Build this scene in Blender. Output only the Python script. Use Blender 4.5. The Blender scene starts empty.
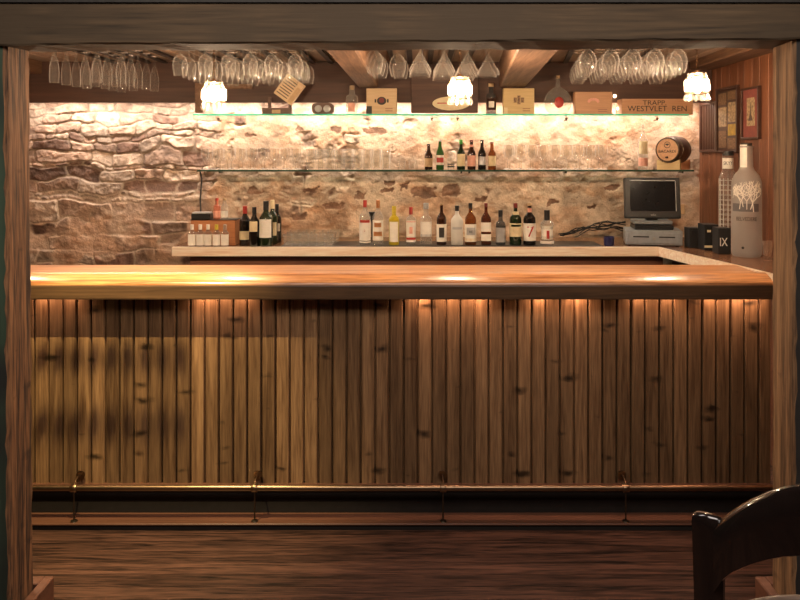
import bpy, bmesh, math, random
import numpy as np
from mathutils import Vector, Matrix
PI = math.pi
random.seed(7)
SC = bpy.context.scene
COL = SC.collection

# ------------------------------------------------------------------ camera, world, exposure, lights
F = 740.0; PX0 = 418.0; PY0 = 155.0; H = 1.68
cam_d = bpy.data.cameras.new('camera'); cam = bpy.data.objects.new('camera', cam_d); COL.objects.link(cam)
cam.location = (0, 0, H); cam.rotation_euler = (PI/2, 0, 0)
cam_d.sensor_width = 36.0; cam_d.lens = F/800*36.0
cam_d.shift_x = (400-PX0)/800.0; cam_d.shift_y = (PY0-300)/800.0
cam_d.clip_start = 0.05
SC.camera = cam
SC.view_settings.view_transform = 'Standard'; SC.view_settings.look = 'None'
SC.view_settings.exposure = 1.15; SC.view_settings.gamma = 1.0
SC.view_settings.use_curve_mapping = False
SC.cycles.use_denoising = True
SC.cycles.transparent_max_bounces = 40
SC.cycles.max_bounces = 8; SC.cycles.transmission_bounces = 6; SC.cycles.diffuse_bounces = 4; SC.cycles.glossy_bounces = 4
SC.cycles.caustics_reflective = False; SC.cycles.caustics_refractive = False
SC.cycles.sample_clamp_indirect = 4.0
w = bpy.data.worlds.new('dim room'); SC.world = w; w.use_nodes = True
w.node_tree.nodes['Background'].inputs[0].default_value = (0.9, 0.75, 0.62, 1)
w.node_tree.nodes['Background'].inputs[1].default_value = 0.05

def area(name, loc, rot, sx, sy, power, col, parent=None, spread=PI):
    l = bpy.data.lights.new(name, 'AREA'); l.shape = 'RECTANGLE'; l.size = sx; l.size_y = sy
    l.energy = power; l.color = col; l.spread = spread
    o = bpy.data.objects.new(name, l); COL.objects.link(o); o.location = loc; o.rotation_euler = rot
    o.visible_camera = True
    return o
def px(x, d): return (x-PX0)*d/F
def pz(y, d): return H-(y-PY0)*d/F

WARM = (1.0, 0.72, 0.45)
LED_P, PEND_P, PUCK_P, FILL_P, SPOT_P = 25, 1200.0, 1.3, 37, 100
# strip of light hidden behind the header board, washing the stone wall
area('wall_wash_light', (-0.42, 5.53, 2.10), (math.radians(-4), 0, 0), 5.0, 0.03, LED_P, (1.0, 0.82, 0.69))
# soft unseen fill added above the dining side to raise the ambient level
area('ambient_fill', (0.0, 1.0, 2.9), (math.radians(22), 0, 0), 3.0, 1.2, FILL_P, (1.0, 0.88, 0.80))
# ------------------------------------------------------------------ helpers
def tag(o, label=None, cat=None, group=None, kind=None):
    if label: o['label'] = label
    if cat: o['category'] = cat
    if group: o['group'] = group
    if kind: o['kind'] = kind
    return o
def empty(name, loc, label, cat, group=None, rz=0.0):
    o = bpy.data.objects.new(name, None); COL.objects.link(o); o.location = loc; o.rotation_euler = (0, 0, rz)
    o.empty_display_size = 0.05
    return tag(o, label, cat, group)
def link(name, bm, mats, parent=None, smooth=False, label=None):
    me = bpy.data.meshes.new(name)
    bm.normal_update(); bm.to_mesh(me); bm.free()
    if not isinstance(mats, (list, tuple)): mats = [mats]
    for m in mats: me.materials.append(m)
    if smooth:
        me.polygons.foreach_set('use_smooth', [True]*len(me.polygons))
        try: me.set_sharp_from_angle(angle=math.radians(40))
        except Exception: pass
    o = bpy.data.objects.new(name, me); COL.objects.link(o)
    if parent: o.parent = parent
    if label: o['label'] = label
    return o
def struct(name, bm, mats, smooth=False):
    o = link(name, bm, mats, None, smooth); o['kind'] = 'structure'; return o
def nb(): return bmesh.new()
def box(bm, x0, x1, y0, y1, z0, z1, bev=0.0, mi=0, seg=1, mat=None, jit=0):
    ret = bmesh.ops.create_cube(bm, size=1.0)
    vs = ret['verts']
    for v in vs:
        v.co = Vector(((x0+x1)/2+v.co.x*(x1-x0), (y0+y1)/2+v.co.y*(y1-y0), (z0+z1)/2+v.co.z*(z1-z0)))
    fs = list({f for v in vs for f in v.link_faces})
    for f in fs: f.material_index = mi
    if bev > 0:
        es = list({e for v in vs for e in v.link_edges})
        r = bmesh.ops.bevel(bm, geom=es, offset=bev, segments=seg, affect='EDGES', profile=0.6)
        vs = list({v for f in r['faces'] for v in f.verts} | {v for v in vs if v.is_valid})
        for f in r['faces']: f.material_index = mi
    if mat is not None:
        for v in vs: v.co = mat @ v.co
    return vs
def sup(a, n):
    if n == 2: return 1.0
    return 1.0/((abs(math.cos(a))**n+abs(math.sin(a))**n)**(1.0/n))
def lathe(bm, prof, seg=16, n=2, mi=0, c=(0, 0, 0), axis='z', cap=True, ysc=1.0):
    rings = []
    for (r, z) in prof:
        if r < 1e-5:
            v = bm.verts.new(_ax(0, 0, z, c, axis)); rings.append([v]); continue
        ring = []
        for i in range(seg):
            a = 2*PI*i/seg
            k = r*sup(a, n)
            ring.append(bm.verts.new(_ax(k*math.cos(a), k*math.sin(a)*ysc, z, c, axis)))
        rings.append(ring)
    for a, b in zip(rings[:-1], rings[1:]):
        for i in range(seg):
            j = (i+1) % seg
            try:
                if len(a) == 1 and len(b) == 1: continue
                elif len(a) == 1: f = bm.faces.new((a[0], b[j], b[i]))
                elif len(b) == 1: f = bm.faces.new((a[i], a[j], b[0]))
                else: f = bm.faces.new((a[i], a[j], b[j], b[i]))
                f.material_index = mi
            except ValueError: pass
    if cap:
        for rr in (rings[0], rings[-1]):
            if len(rr) > 2:
                try: f = bm.faces.new(rr); f.material_index = mi
                except ValueError: pass
def _ax(x, y, z, c, axis):
    if axis == 'z': return (c[0]+x, c[1]+y, c[2]+z)
    if axis == 'y': return (c[0]+x, c[1]+z, c[2]+y)
    return (c[0]+z, c[1]+x, c[2]+y)
def tube(bm, pts, r, seg=8, mi=0, closed=False):
    pts = [Vector(p) for p in pts]; rings = []
    n = len(pts)
    up = Vector((0.13, 0.2, 1)).normalized()
    for i, p in enumerate(pts):
        if closed: t = pts[(i+1) % n]-pts[i-1]
        else: t = pts[min(i+1, n-1)]-pts[max(i-1, 0)]
        t.normalize()
        a = t.cross(up)
        if a.length < 1e-3: a = t.cross(Vector((1, 0, 0)))
        a.normalize(); b = t.cross(a).normalized()
        rr = r[i] if isinstance(r, (list, tuple)) else r
        rings.append([bm.verts.new(p+a*math.cos(2*PI*k/seg)*rr+b*math.sin(2*PI*k/seg)*rr) for k in range(seg)])
    m = n if closed else n-1
    for i in range(m):
        A, B = rings[i], rings[(i+1) % n]
        for k in range(seg):
            f = bm.faces.new((A[k], A[(k+1) % seg], B[(k+1) % seg], B[k])); f.material_index = mi
    if not closed:
        for rr in (rings[0], rings[-1]):
            f = bm.faces.new(rr); f.material_index = mi
def prism(bm, poly, a0, a1, axis='y', mi=0):
    """extrude a 2-D outline between a0 and a1 along an axis"""
    def pt(u, v, w):
        return (u, w, v) if axis == 'y' else ((w, u, v) if axis == 'x' else (u, v, w))
    A = [bm.verts.new(pt(u, v, a0)) for u, v in poly]; B = [bm.verts.new(pt(u, v, a1)) for u, v in poly]
    n = len(poly)
    for i in range(n):
        f = bm.faces.new((A[i], A[(i+1) % n], B[(i+1) % n], B[i])); f.material_index = mi
    f = bm.faces.new(A[::-1]); f.material_index = mi
    f = bm.faces.new(B); f.material_index = mi
    bmesh.ops.recalc_face_normals(bm, faces=bm.faces[:])
def arcpatch(bm, r, z0, z1, a0, a1, n=2, seg=14, mi=0, off=0.0008, ysc=1.0):
    rows = []
    for z in (z0, z1):
        row = []
        for i in range(seg+1):
            a = math.radians(a0+(a1-a0)*i/seg); k = (r+off)*sup(a, n)
            row.append(bm.verts.new((k*math.cos(a), k*math.sin(a)*ysc, z)))
        rows.append(row)
    for i in range(seg):
        f = bm.faces.new((rows[0][i], rows[0][i+1], rows[1][i+1], rows[1][i])); f.material_index = mi
def text_bm(s, size, depth=0.0006, align='CENTER', sx=1.0):
    cu = bpy.data.curves.new('t', 'FONT'); cu.body = s; cu.size = size; cu.extrude = depth; cu.align_x = align; cu.align_y = 'CENTER'
    cu.resolution_u = 3
    o = bpy.data.objects.new('t', cu); COL.objects.link(o)
    dg = bpy.context.evaluated_depsgraph_get(); dg.update()
    me = bpy.data.meshes.new_from_object(o.evaluated_get(dg))
    bm = nb(); bm.from_mesh(me)
    bpy.data.objects.remove(o); bpy.data.curves.remove(cu); bpy.data.meshes.remove(me)
    # stand it up so that it faces -Y
    M = Matrix.Rotation(PI/2, 4, 'X') @ Matrix.Diagonal((sx, 1, 1, 1))
    bm.transform(M)
    return bm
def text(s, size, mat, parent, loc, name='lettering', bend=None, rz=0, sx=1.0, depth=0.0006):
    bm = text_bm(s, size, depth, sx=sx)
    if bend:
        for v in bm.verts:
            a = v.co.x/bend; rr = bend-v.co.y
            v.co.x = rr*math.sin(a); v.co.y = -rr*math.cos(a)
    o = link(name, bm, mat, parent); o.location = loc; o.rotation_euler = (0, 0, rz)
    return o
def dup(root, loc, label, group=None, rz=None):
    r = root.copy(); COL.objects.link(r); r.location = loc; r['label'] = label
    if rz is not None: r.rotation_euler = (0, 0, rz)
    if group: r['group'] = group
    for ch in list(root.children):
        c = ch.copy(); COL.objects.link(c); c.parent = r
        for g in list(ch.children):
            d = g.copy(); COL.objects.link(d); d.parent = c
    return r
ORD = ['front', 'second', 'third', 'fourth', 'fifth', 'sixth', 'seventh', 'eighth', 'ninth', 'tenth', 'eleventh', 'twelfth', 'thirteenth', 'fourteenth']
NTH = ['first'] + ORD[1:]

# ------------------------------------------------------------------ materials
def mat(name):
    m = bpy.data.materials.new(name); m.use_nodes = True; nt = m.node_tree
    return m, nt, nt.nodes, nt.links, nt.nodes['Principled BSDF']
def plain(name, col, rough=0.5, metal=0.0, bump=0.0, spec=0.5, coat=0.0, vary=0.12, sc=30):
    m, nt, N, L, b = mat(name)
    b.inputs['Roughness'].default_value = rough; b.inputs['Metallic'].default_value = metal
    b.inputs['Specular IOR Level'].default_value = spec; b.inputs['Coat Weight'].default_value = coat
    tc = N.new('ShaderNodeTexCoord'); no = N.new('ShaderNodeTexNoise'); no.inputs['Scale'].default_value = sc
    no.inputs['Detail'].default_value = 3
    L.new(tc.outputs['Object'], no.inputs['Vector'])
    cr = N.new('ShaderNodeValToRGB')
    cr.color_ramp.elements[0].position = 0.3; cr.color_ramp.elements[1].position = 0.7
    cr.color_ramp.elements[0].color = (*[c*(1-vary) for c in col], 1); cr.color_ramp.elements[1].color = (*[min(1, c*(1+vary)) for c in col], 1)
    L.new(no.outputs['Fac'], cr.inputs['Fac']); L.new(cr.outputs['Color'], b.inputs['Base Color'])
    if bump:
        bp = N.new('ShaderNodeBump'); bp.inputs['Strength'].default_value = bump; bp.inputs['Distance'].default_value = 0.01
        L.new(no.outputs['Fac'], bp.inputs['Height']); L.new(bp.outputs['Normal'], b.inputs['Normal'])
    return m
def emit(name, col, s):
    m, nt, N, L, b = mat(name)
    b.inputs['Base Color'].default_value = (*col, 1); b.inputs['Emission Color'].default_value = (*col, 1)
    b.inputs['Emission Strength'].default_value = s
    return m
def clear(name, tint=(1, 1, 1), rough=0.02, refl=1.0, milky=0.0, milk=(0.9, 0.9, 0.9), rim=0.25):
    """clear glassware: light passes, grazing faces mirror"""
    m, nt, N, L, b = mat(name)
    out = [n for n in N if n.type == 'OUTPUT_MATERIAL'][0]
    N.remove(b)
    tr = N.new('ShaderNodeBsdfTransparent'); tr.inputs[0].default_value = (*tint, 1)
    gl = N.new('ShaderNodeBsdfGlossy'); gl.inputs['Roughness'].default_value = rough; gl.inputs['Color'].default_value = (1, 1, 1, 1)
    lw = N.new('ShaderNodeLayerWeight'); lw.inputs['Blend'].default_value = 0.5
    pw = N.new('ShaderNodeMath'); pw.operation = 'POWER'; pw.inputs[1].default_value = 3.6; L.new(lw.outputs['Facing'], pw.inputs[0])
    mm = N.new('ShaderNodeMath'); mm.operation = 'MULTIPLY_ADD'; mm.inputs[1].default_value = 0.85*refl; mm.inputs[2].default_value = 0.035*refl; mm.use_clamp = True
    L.new(pw.outputs[0], mm.inputs[0])
    if rim > 0:
        dd = N.new('ShaderNodeBsdfDiffuse'); dd.inputs[0].default_value = (0.95, 0.92, 0.88, 1)
        gm_ = N.new('ShaderNodeMixShader'); gm_.inputs[0].default_value = rim
        L.new(gl.outputs[0], gm_.inputs[1]); L.new(dd.outputs[0], gm_.inputs[2]); gl = gm_
    mx = N.new('ShaderNodeMixShader'); L.new(mm.outputs[0], mx.inputs[0]); L.new(tr.outputs[0], mx.inputs[1]); L.new(gl.outputs[0], mx.inputs[2])
    last = mx
    if milky > 0:
        d = N.new('ShaderNodeBsdfDiffuse'); d.inputs[0].default_value = (*milk, 1)
        t2 = N.new('ShaderNodeBsdfTranslucent'); t2.inputs[0].default_value = (*milk, 1)
        m2 = N.new('ShaderNodeMixShader'); m2.inputs[0].default_value = 0.5; L.new(d.outputs[0], m2.inputs[1]); L.new(t2.outputs[0], m2.inputs[2])
        m3 = N.new('ShaderNodeMixShader'); m3.inputs[0].default_value = milky; L.new(mx.outputs[0], m3.inputs[1]); L.new(m2.outputs[0], m3.inputs[2])
        last = m3
    L.new(last.outputs[0], out.inputs['Surface'])
    return m
def wood(name, c_dark, c_light, axis='x', scale=1.0, rough=0.45, bump=0.25, knots=0.0, attr=False, coat=0.0, fine=1.0, stain=None, contrast=(0.30, 0.72), worm=0.0):
    m, nt, N, L, b = mat(name)
    b.inputs['Roughness'].default_value = rough; b.inputs['Coat Weight'].default_value = coat; b.inputs['Coat Roughness'].default_value = 0.15
    tc = N.new('ShaderNodeTexCoord'); mp = N.new('ShaderNodeMapping')
    s = {'x': (0.8, 16, 16), 'y': (16, 0.8, 16), 'z': (16, 16, 0.8)}[axis]
    mp.inputs['Scale'].default_value = tuple(v*scale for v in s)
    L.new(tc.outputs['Object'], mp.inputs['Vector'])
    vec = mp.outputs['Vector']
    if attr:
        at = N.new('ShaderNodeAttribute'); at.attribute_name = 'tint'
        ad = N.new('ShaderNodeVectorMath'); ad.operation = 'MULTIPLY_ADD'
        L.new(at.outputs['Color'], ad.inputs[0]); ad.inputs[1].default_value = (37, 53, 41); L.new(mp.outputs['Vector'], ad.inputs[2]); vec = ad.outputs[0]
    n1 = N.new('ShaderNodeTexNoise'); n1.inputs['Scale'].default_value = 1.0; n1.inputs['Detail'].default_value = 6; n1.inputs['Distortion'].default_value = 1.2
    L.new(vec, n1.inputs['Vector'])
    n2 = N.new('ShaderNodeTexNoise'); n2.inputs['Scale'].default_value = 5.5*fine; n2.inputs['Detail'].default_value = 3
    L.new(vec, n2.inputs['Vector'])
    mixf = N.new('ShaderNodeMix'); mixf.data_type = 'FLOAT'; mixf.inputs['Factor'].default_value = 0.42
    L.new(n1.outputs['Fac'], mixf.inputs[2]); L.new(n2.outputs['Fac'], mixf.inputs[3])
    cr = N.new('ShaderNodeValToRGB')
    cr.color_ramp.elements[0].position = contrast[0]; cr.color_ramp.elements[1].position = contrast[1]
    cr.color_ramp.elements[0].color = (*c_dark, 1); cr.color_ramp.elements[1].color = (*c_light, 1)
    L.new(mixf.outputs[0], cr.inputs['Fac'])
    col = cr.outputs['Color']
    def mult(col, fac_socket, lo):
        mr = N.new('ShaderNodeMapRange'); L.new(fac_socket, mr.inputs['Value']); mr.inputs['To Min'].default_value = lo; mr.inputs['To Max'].default_value = 1.0
        mx = N.new('ShaderNodeMix'); mx.data_type = 'RGBA'; mx.blend_type = 'MULTIPLY'; mx.inputs['Factor'].default_value = 1
        L.new(col, mx.inputs[6]); L.new(mr.outputs[0], mx.inputs[7]); return mx.outputs[2], mr
    if attr:
        sp = N.new('ShaderNodeSeparateColor'); L.new(at.outputs['Color'], sp.inputs[0])
        col, _ = mult(col, sp.outputs[0], 0.55)
    if knots > 0:
        sx_ = N.new('ShaderNodeSeparateXYZ'); L.new(tc.outputs['Object'], sx_.inputs[0])
        cx_ = N.new('ShaderNodeCombineXYZ'); ax_ = N.new('ShaderNodeMath'); L.new(sx_.outputs[0], ax_.inputs[0]); L.new(sx_.outputs[1], ax_.inputs[1])
        L.new(ax_.outputs[0], cx_.inputs[0]); L.new(sx_.outputs[2], cx_.inputs[1])
        mk = N.new('ShaderNodeMapping'); mk.inputs['Scale'].default_value = (4.6, 10.0, 1); L.new(cx_.outputs[0], mk.inputs['Vector'])
        nd = N.new('ShaderNodeTexNoise'); nd.inputs['Scale'].default_value = 2.2; nd.inputs['Detail'].default_value = 4; L.new(mk.outputs[0], nd.inputs['Vector'])
        va = N.new('ShaderNodeVectorMath'); va.operation = 'MULTIPLY_ADD'; L.new(nd.outputs['Color'], va.inputs[0]); va.inputs[1].default_value = (0.5, 0.5, 0.5); L.new(mk.outputs[0], va.inputs[2])
        vo = N.new('ShaderNodeTexVoronoi'); vo.voronoi_dimensions = '2D'; vo.inputs['Scale'].default_value = 1.0; L.new(va.outputs[0], vo.inputs['Vector'])
        sc2 = N.new('ShaderNodeSeparateColor'); L.new(vo.outputs['Color'], sc2.inputs[0])
        gt = N.new('ShaderNodeMath'); gt.operation = 'MULTIPLY_ADD'; gt.inputs[1].default_value = 0.34; gt.inputs[2].default_value = -0.15; L.new(sc2.outputs[0], gt.inputs[0])
        df = N.new('ShaderNodeMath'); df.operation = 'SUBTRACT'; L.new(vo.outputs['Distance'], df.inputs[0]); L.new(gt.outputs[0], df.inputs[1])
        mr = N.new('ShaderNodeMapRange'); mr.inputs['From Min'].default_value = -0.12; mr.inputs['From Max'].default_value = 0.05
        mr.inputs['To Min'].default_value = 1-knots; mr.inputs['To Max'].default_value = 1.0
        L.new(df.outputs[0], mr.inputs['Value'])
        mx = N.new('ShaderNodeMix'); mx.data_type = 'RGBA'; mx.blend_type = 'MULTIPLY'; mx.inputs['Factor'].default_value = 1
        L.new(col, mx.inputs[6]); L.new(mr.outputs[0], mx.inputs[7]); col = mx.outputs[2]
    if stain:
        ns = N.new('ShaderNodeTexNoise'); ns.inputs['Scale'].default_value = stain[1]; ns.inputs['Detail'].default_value = 4
        L.new(tc.outputs['Object'], ns.inputs['Vector'])
        mr = N.new('ShaderNodeMapRange'); mr.inputs['From Min'].default_value = 0.42; mr.inputs['From Max'].default_value = 0.62; L.new(ns.outputs['Fac'], mr.inputs['Value'])
        mx = N.new('ShaderNodeMix'); mx.data_type = 'RGBA'; L.new(mr.outputs[0], mx.inputs['Factor']); L.new(col, mx.inputs[6]); mx.inputs[7].default_value = (*stain[0], 1)
        col = mx.outputs[2]
    L.new(col, b.inputs['Base Color'])
    if bump:
        bp = N.new('ShaderNodeBump'); bp.inputs['Strength'].default_value = bump; bp.inputs['Distance'].default_value = 0.004
        L.new(mixf.outputs[0], bp.inputs['Height']); L.new(bp.outputs['Normal'], b.inputs['Normal'])
    return m

M = {}
M['top'] = wood('varnished bar top', (0.26, 0.090, 0.028), (0.72, 0.34, 0.13), 'x', 2.2, 0.30, 0.08, coat=0.5, contrast=(0.36,0.62))
M['toplight'] = wood('pale back counter wood', (0.80, 0.58, 0.40), (0.97, 0.86, 0.70), 'x', 2.2, 0.35, 0.08, coat=0.4, contrast=(0.38,0.62))
M['fascia'] = wood('dark grained fascia', (0.045, 0.024, 0.012), (0.16, 0.085, 0.04), 'x', 1.4, 0.4, 0.3, coat=0.1)
M['panel'] = wood('knotty pine boards', (0.13, 0.062, 0.026), (0.46, 0.26, 0.12), 'z', 2.2, 0.42, 0.2, knots=0.85, attr=True, coat=0.1, contrast=(0.34,0.68))
M['floor'] = wood('reddish floor boards', (0.020, 0.011, 0.008), (0.22, 0.105, 0.068), 'x', 2.4, 0.38, 0.25, attr=True, contrast=(0.40, 0.60))
M['step'] = wood('reddish step plank', (0.10, 0.040, 0.022), (0.20, 0.085, 0.048), 'x', 1.0, 0.45, 0.2)
M['beam'] = wood('dark old beam', (0.030, 0.019, 0.009), (0.135, 0.083, 0.040), 'x', 1.0, 0.8, 0.6, stain=((0.072, 0.046, 0.023), 4.0), contrast=(0.32,0.68))
M['post'] = wood('rough old post', (0.035, 0.016, 0.008), (0.36, 0.17, 0.07), 'z', 2.0, 0.8, 1.0, contrast=(0.40, 0.66), knots=0.6)
M['post2'] = wood('tan rough post', (0.09, 0.045, 0.018), (0.35, 0.195, 0.09), 'z', 2.0, 0.8, 1.0, knots=0.4, contrast=(0.38, 0.66))
M['green'] = wood('worn green paint', (0.02, 0.035, 0.02), (0.075, 0.115, 0.07), 'z', 0.6, 0.6, 0.5, stain=((0.03, 0.03, 0.025), 2.5))
M['darkpost'] = plain('dark post face', (0.03, 0.026, 0.022), 0.7, bump=0.3)
M['header'] = wood('dark header board', (0.045, 0.022, 0.015), (0.10, 0.045, 0.028), 'x', 0.8, 0.6, 0.3)
M['ceil'] = wood('ceiling boards', (0.55, 0.38, 0.27), (0.82, 0.64, 0.50), 'y', 0.8, 0.6, 0.2, attr=True)
M['slat'] = plain('dark rack slat', (0.035, 0.022, 0.016), 0.6)
M['cbeam'] = wood('ceiling beam', (0.08, 0.038, 0.02), (0.27, 0.15, 0.085), 'y', 1.6, 0.65, 0.4)
M['wall_r'] = wood('orange wall boards', (0.17, 0.058, 0.026), (0.44, 0.17, 0.078), 'z', 1.4, 0.5, 0.2, attr=True)
M['black'] = plain('black plastic', (0.015, 0.015, 0.015), 0.4)
M['void'] = plain('black kick board', (0.022, 0.017, 0.014), 0.9, spec=0.2)
M['brass'] = plain('aged brass', (0.26, 0.17, 0.10), 0.34, 1.0)
M['iron'] = plain('dark iron', (0.12, 0.09, 0.06), 0.45, 1.0)
M['glass'] = clear('clear stemware', (0.97, 0.965, 0.955), refl=1.15, milky=0.0, rim=0.40)
M['glass3'] = clear('shelf stemware', (0.90, 0.87, 0.82), refl=1.0, milky=0.03, rim=0.6)
M['glass2'] = clear('clear tumblers', (0.95,0.94,0.92), refl=0.8, milky=0.03, milk=(0.95,0.9,0.82), rim=0.5)
M['shelfglass'] = clear('shelf glass', (0.97, 0.99, 0.98), refl=0.6, rim=0)
M['shelfglass2'] = clear('dimming lower shelf glass', (0.78, 0.83, 0.78), refl=0.6, rim=0)  # tint added to dim the strip light reaching the wall below
M['shelfedge2'] = plain('dark green shelf edge', (0.02, 0.06, 0.04), 0.2)
M['shelfedge'] = clear('green shelf edge', (0.1, 0.9, 0.7), 0.1, 0.3, 0.95, (0.15, 0.95, 0.78))  # glow of light inside the pane painted as a bright milky green
M['crystal'] = clear('cut crystal', (1, 0.97, 0.92), 0.05, 1.2, 0.04, (1.0, 0.93, 0.82), rim=0.06)
M['crystal2'] = clear('clear crystal drops', (1, 0.98, 0.95), 0.03, 1.3, 0.012, (1.0, 0.93, 0.82), rim=0.03)
M['bulb'] = emit('warm bulb', (1.0, 0.74, 0.50), PEND_P)
M['lens'] = emit('warm lamp lens', (1.0, 0.70, 0.42), 8)
M['lacquer'] = plain('black brown lacquer', (0.010, 0.006, 0.005), 0.16, coat=1.0)
M['seat'] = plain('highlit rail brown', (0.16, 0.11, 0.08), 0.3)  # lighter than the lacquer: the rail's top-lit highlight put into its colour
M['paper'] = plain('off white label', (0.78, 0.74, 0.66), 0.6, vary=0.06)
M['cream'] = plain('cream label', (0.70, 0.58, 0.36), 0.6, vary=0.08)
M['yellow'] = plain('yellow', (0.65, 0.52, 0.06), 0.4)
M['red'] = plain('red', (0.42, 0.04, 0.03), 0.4)
M['pink'] = plain('salmon label', (0.72, 0.36, 0.27), 0.6)
M['ink'] = plain('black ink', (0.03, 0.025, 0.02), 0.6)
M['navy'] = plain('navy', (0.02, 0.02, 0.08), 0.3)
M['copper'] = plain('copper foil', (0.62, 0.28, 0.12), 0.35, 0.6)
M['darkred'] = plain('dark red', (0.16, 0.02, 0.015), 0.4)
M['tan'] = plain('tan cork', (0.45, 0.30, 0.16), 0.6)
M['silver'] = plain('silver grey', (0.45, 0.45, 0.45), 0.4, 0.4)
M['greenfoil'] = plain('green foil', (0.06, 0.35, 0.05), 0.4)
M['steel'] = plain('brushed grey steel', (0.40, 0.44, 0.48), 0.35, 0.5)
M['screen'] = plain('dark screen', (0.012, 0.012, 0.014), 0.15)
M['plastic'] = plain('charcoal plastic', (0.016, 0.016, 0.016), 0.45)
M['boxwood'] = wood('orange box wood', (0.34, 0.13, 0.05), (0.52, 0.22, 0.09), 'x', 2, 0.5, 0.1)
M['cigar'] = wood('pale box wood', (0.48, 0.33, 0.18), (0.64, 0.47, 0.29), 'x', 3, 0.5, 0.1)
M['cigar2'] = wood('yellow box wood', (0.52, 0.36, 0.16), (0.66, 0.49, 0.24), 'x', 3, 0.5, 0.1)
M['cratewood'] = wood('crate wood', (0.42, 0.21, 0.10), (0.60, 0.33, 0.18), 'x', 3, 0.5, 0.1)
M['barrelface'] = plain('pale barrel head', (0.60, 0.33, 0.17), 0.5, sc=60)
M['stave'] = wood('dark staves', (0.04, 0.018, 0.01), (0.13, 0.06, 0.035), 'x', 2, 0.5, 0.2)
M['frame'] = plain('dark frame', (0.06, 0.025, 0.015), 0.4)
M['mat_red'] = plain('dusty red mount', (0.27, 0.075, 0.06), 0.7)
M['picture'] = plain('aged print', (0.42, 0.31, 0.18), 0.6, vary=0.5, sc=60)
M['picture2'] = plain('brown print', (0.22, 0.13, 0.07), 0.6, vary=0.6, sc=80)
M['print_y'] = plain('yellow print', (0.50, 0.34, 0.06), 0.6, vary=0.3)
M['g_clear'] = clear('clear bottle', (0.90, 0.90, 0.87), refl=1.1, milky=0.08, rim=0.4)
M['g_white'] = clear('white bottle', (0.95, 0.95, 0.95), refl=0.6, milky=0.8, milk=(0.85, 0.82, 0.75))
M['g_frost'] = clear('frosted bottle', (0.8, 0.78, 0.75), 0.3, refl=0.5, milky=0.42, milk=(0.78, 0.74, 0.69))
M['g_yellow'] = clear('yellow bottle', (0.95, 0.85, 0.25), refl=0.8, milky=0.45, milk=(0.80, 0.66, 0.08))
def dark_glass(name, col): 
    m, nt, N, L, b = mat(name); b.inputs['Base Color'].default_value = (*col, 1); b.inputs['Roughness'].default_value = 0.08; b.inputs['Coat Weight'].default_value = 0.5
    tc = N.new('ShaderNodeTexNoise'); tc.inputs['Scale'].default_value = 8
    return m
M['g_green'] = dark_glass('dark green bottle', (0.010, 0.022, 0.008))
M['g_green2'] = dark_glass('green bottle', (0.03, 0.09, 0.02))
M['g_black'] = dark_glass('black bottle', (0.008, 0.007, 0.006))
M['g_brown'] = dark_glass('brown bottle', (0.035, 0.012, 0.006))
M['g_amber'] = clear('amber bottle', (0.60, 0.33, 0.12), refl=0.9, milky=0.3, milk=(0.24, 0.11, 0.04))
M['g_whisky'] = clear('red brown bottle', (0.5, 0.24, 0.14), refl=0.9, milky=0.35, milk=(0.16, 0.07, 0.04))
M['g_rose'] = clear('rosy bottle', (0.9, 0.55, 0.42), refl=0.9, milky=0.4, milk=(0.75, 0.36, 0.25))
M['g_smoke'] = clear('smoky bottle', (0.45, 0.45, 0.45), refl=0.9, milky=0.15, milk=(0.3, 0.3, 0.3))

# ------------------------------------------------------------------ board walls with a tint per board
def boards(bm, axis, a0, a1, width, fn, rng, gap=0.004, jit=0.0):
    """fn(bm, lo, hi) adds one board; every board gets its own tint"""
    lay = bm.loops.layers.color.get('tint') or bm.loops.layers.color.new('tint')
    a = a0
    while a < a1-1e-6:
        w_ = width*(1+rng.uniform(-jit, jit)); b = min(a+w_, a1)
        n0 = len(bm.faces)
        fn(bm, a+gap/2, b-gap/2)
        bm.faces.ensure_lookup_table()
        c = (rng.random(), rng.random(), rng.random(), 1)
        for f in bm.faces[n0:]:
            for l in f.loops: l[lay] = c
        a = b
R = random.Random(3)
# floor
bm = nb()
def fb(bm, lo, hi):
    xs = [-4.0]+sorted(R.uniform(-3.6, 3.6) for _ in range(3))+[4.0]
    box(bm, -4.0, 4.0, lo, hi, -0.03, 0.0, 0.0)
boards(bm, 'y', -1.2, 5.9, 0.085, fb, R, 0.0015)
struct('floor', bm, M['floor'])
# ceiling over the bar (boards run into the depth)
bm = nb()
boards(bm, 'x', -3.05, 2.25, 0.11, lambda b, lo, hi: box(b, lo, hi, 2.60, 5.42, 2.362, 2.385), R, 0.004)
struct('ceiling', bm, M['ceil'])
# dining side shell
bm = nb(); box(bm, -4.0, 4.0, -1.2, 2.45, 3.0, 3.05); o = struct('ceiling', bm, M['darkpost']); 
bm = nb(); box(bm, -4.0, 4.0, -1.25, -1.2, 0, 3.0); struct('wall_back', bm, M['darkpost'])
bm = nb(); box(bm, -4.05, -4.0, -1.2, 2.45, 0, 3.0); struct('wall_left', bm, M['darkpost'])
bm = nb(); box(bm, 4.0, 4.05, -1.2, 2.45, 0, 3.0); struct('wall_right', bm, M['darkpost'])
bm = nb(); box(bm, -3.10, -3.05, 2.60, 5.8, 0, 2.37); struct('wall_left', bm, M['wall_r'])
# right wall of vertical boards
WX = 2.15
bm = nb()
boards(bm, 'y', 2.60, 5.75, 0.115, lambda b, lo, hi: box(b, WX, WX+0.03, lo, hi, 0, 2.37, 0.003), R, 0.002, 0.25)
struct('wall_right', bm, M['wall_r'])

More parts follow.
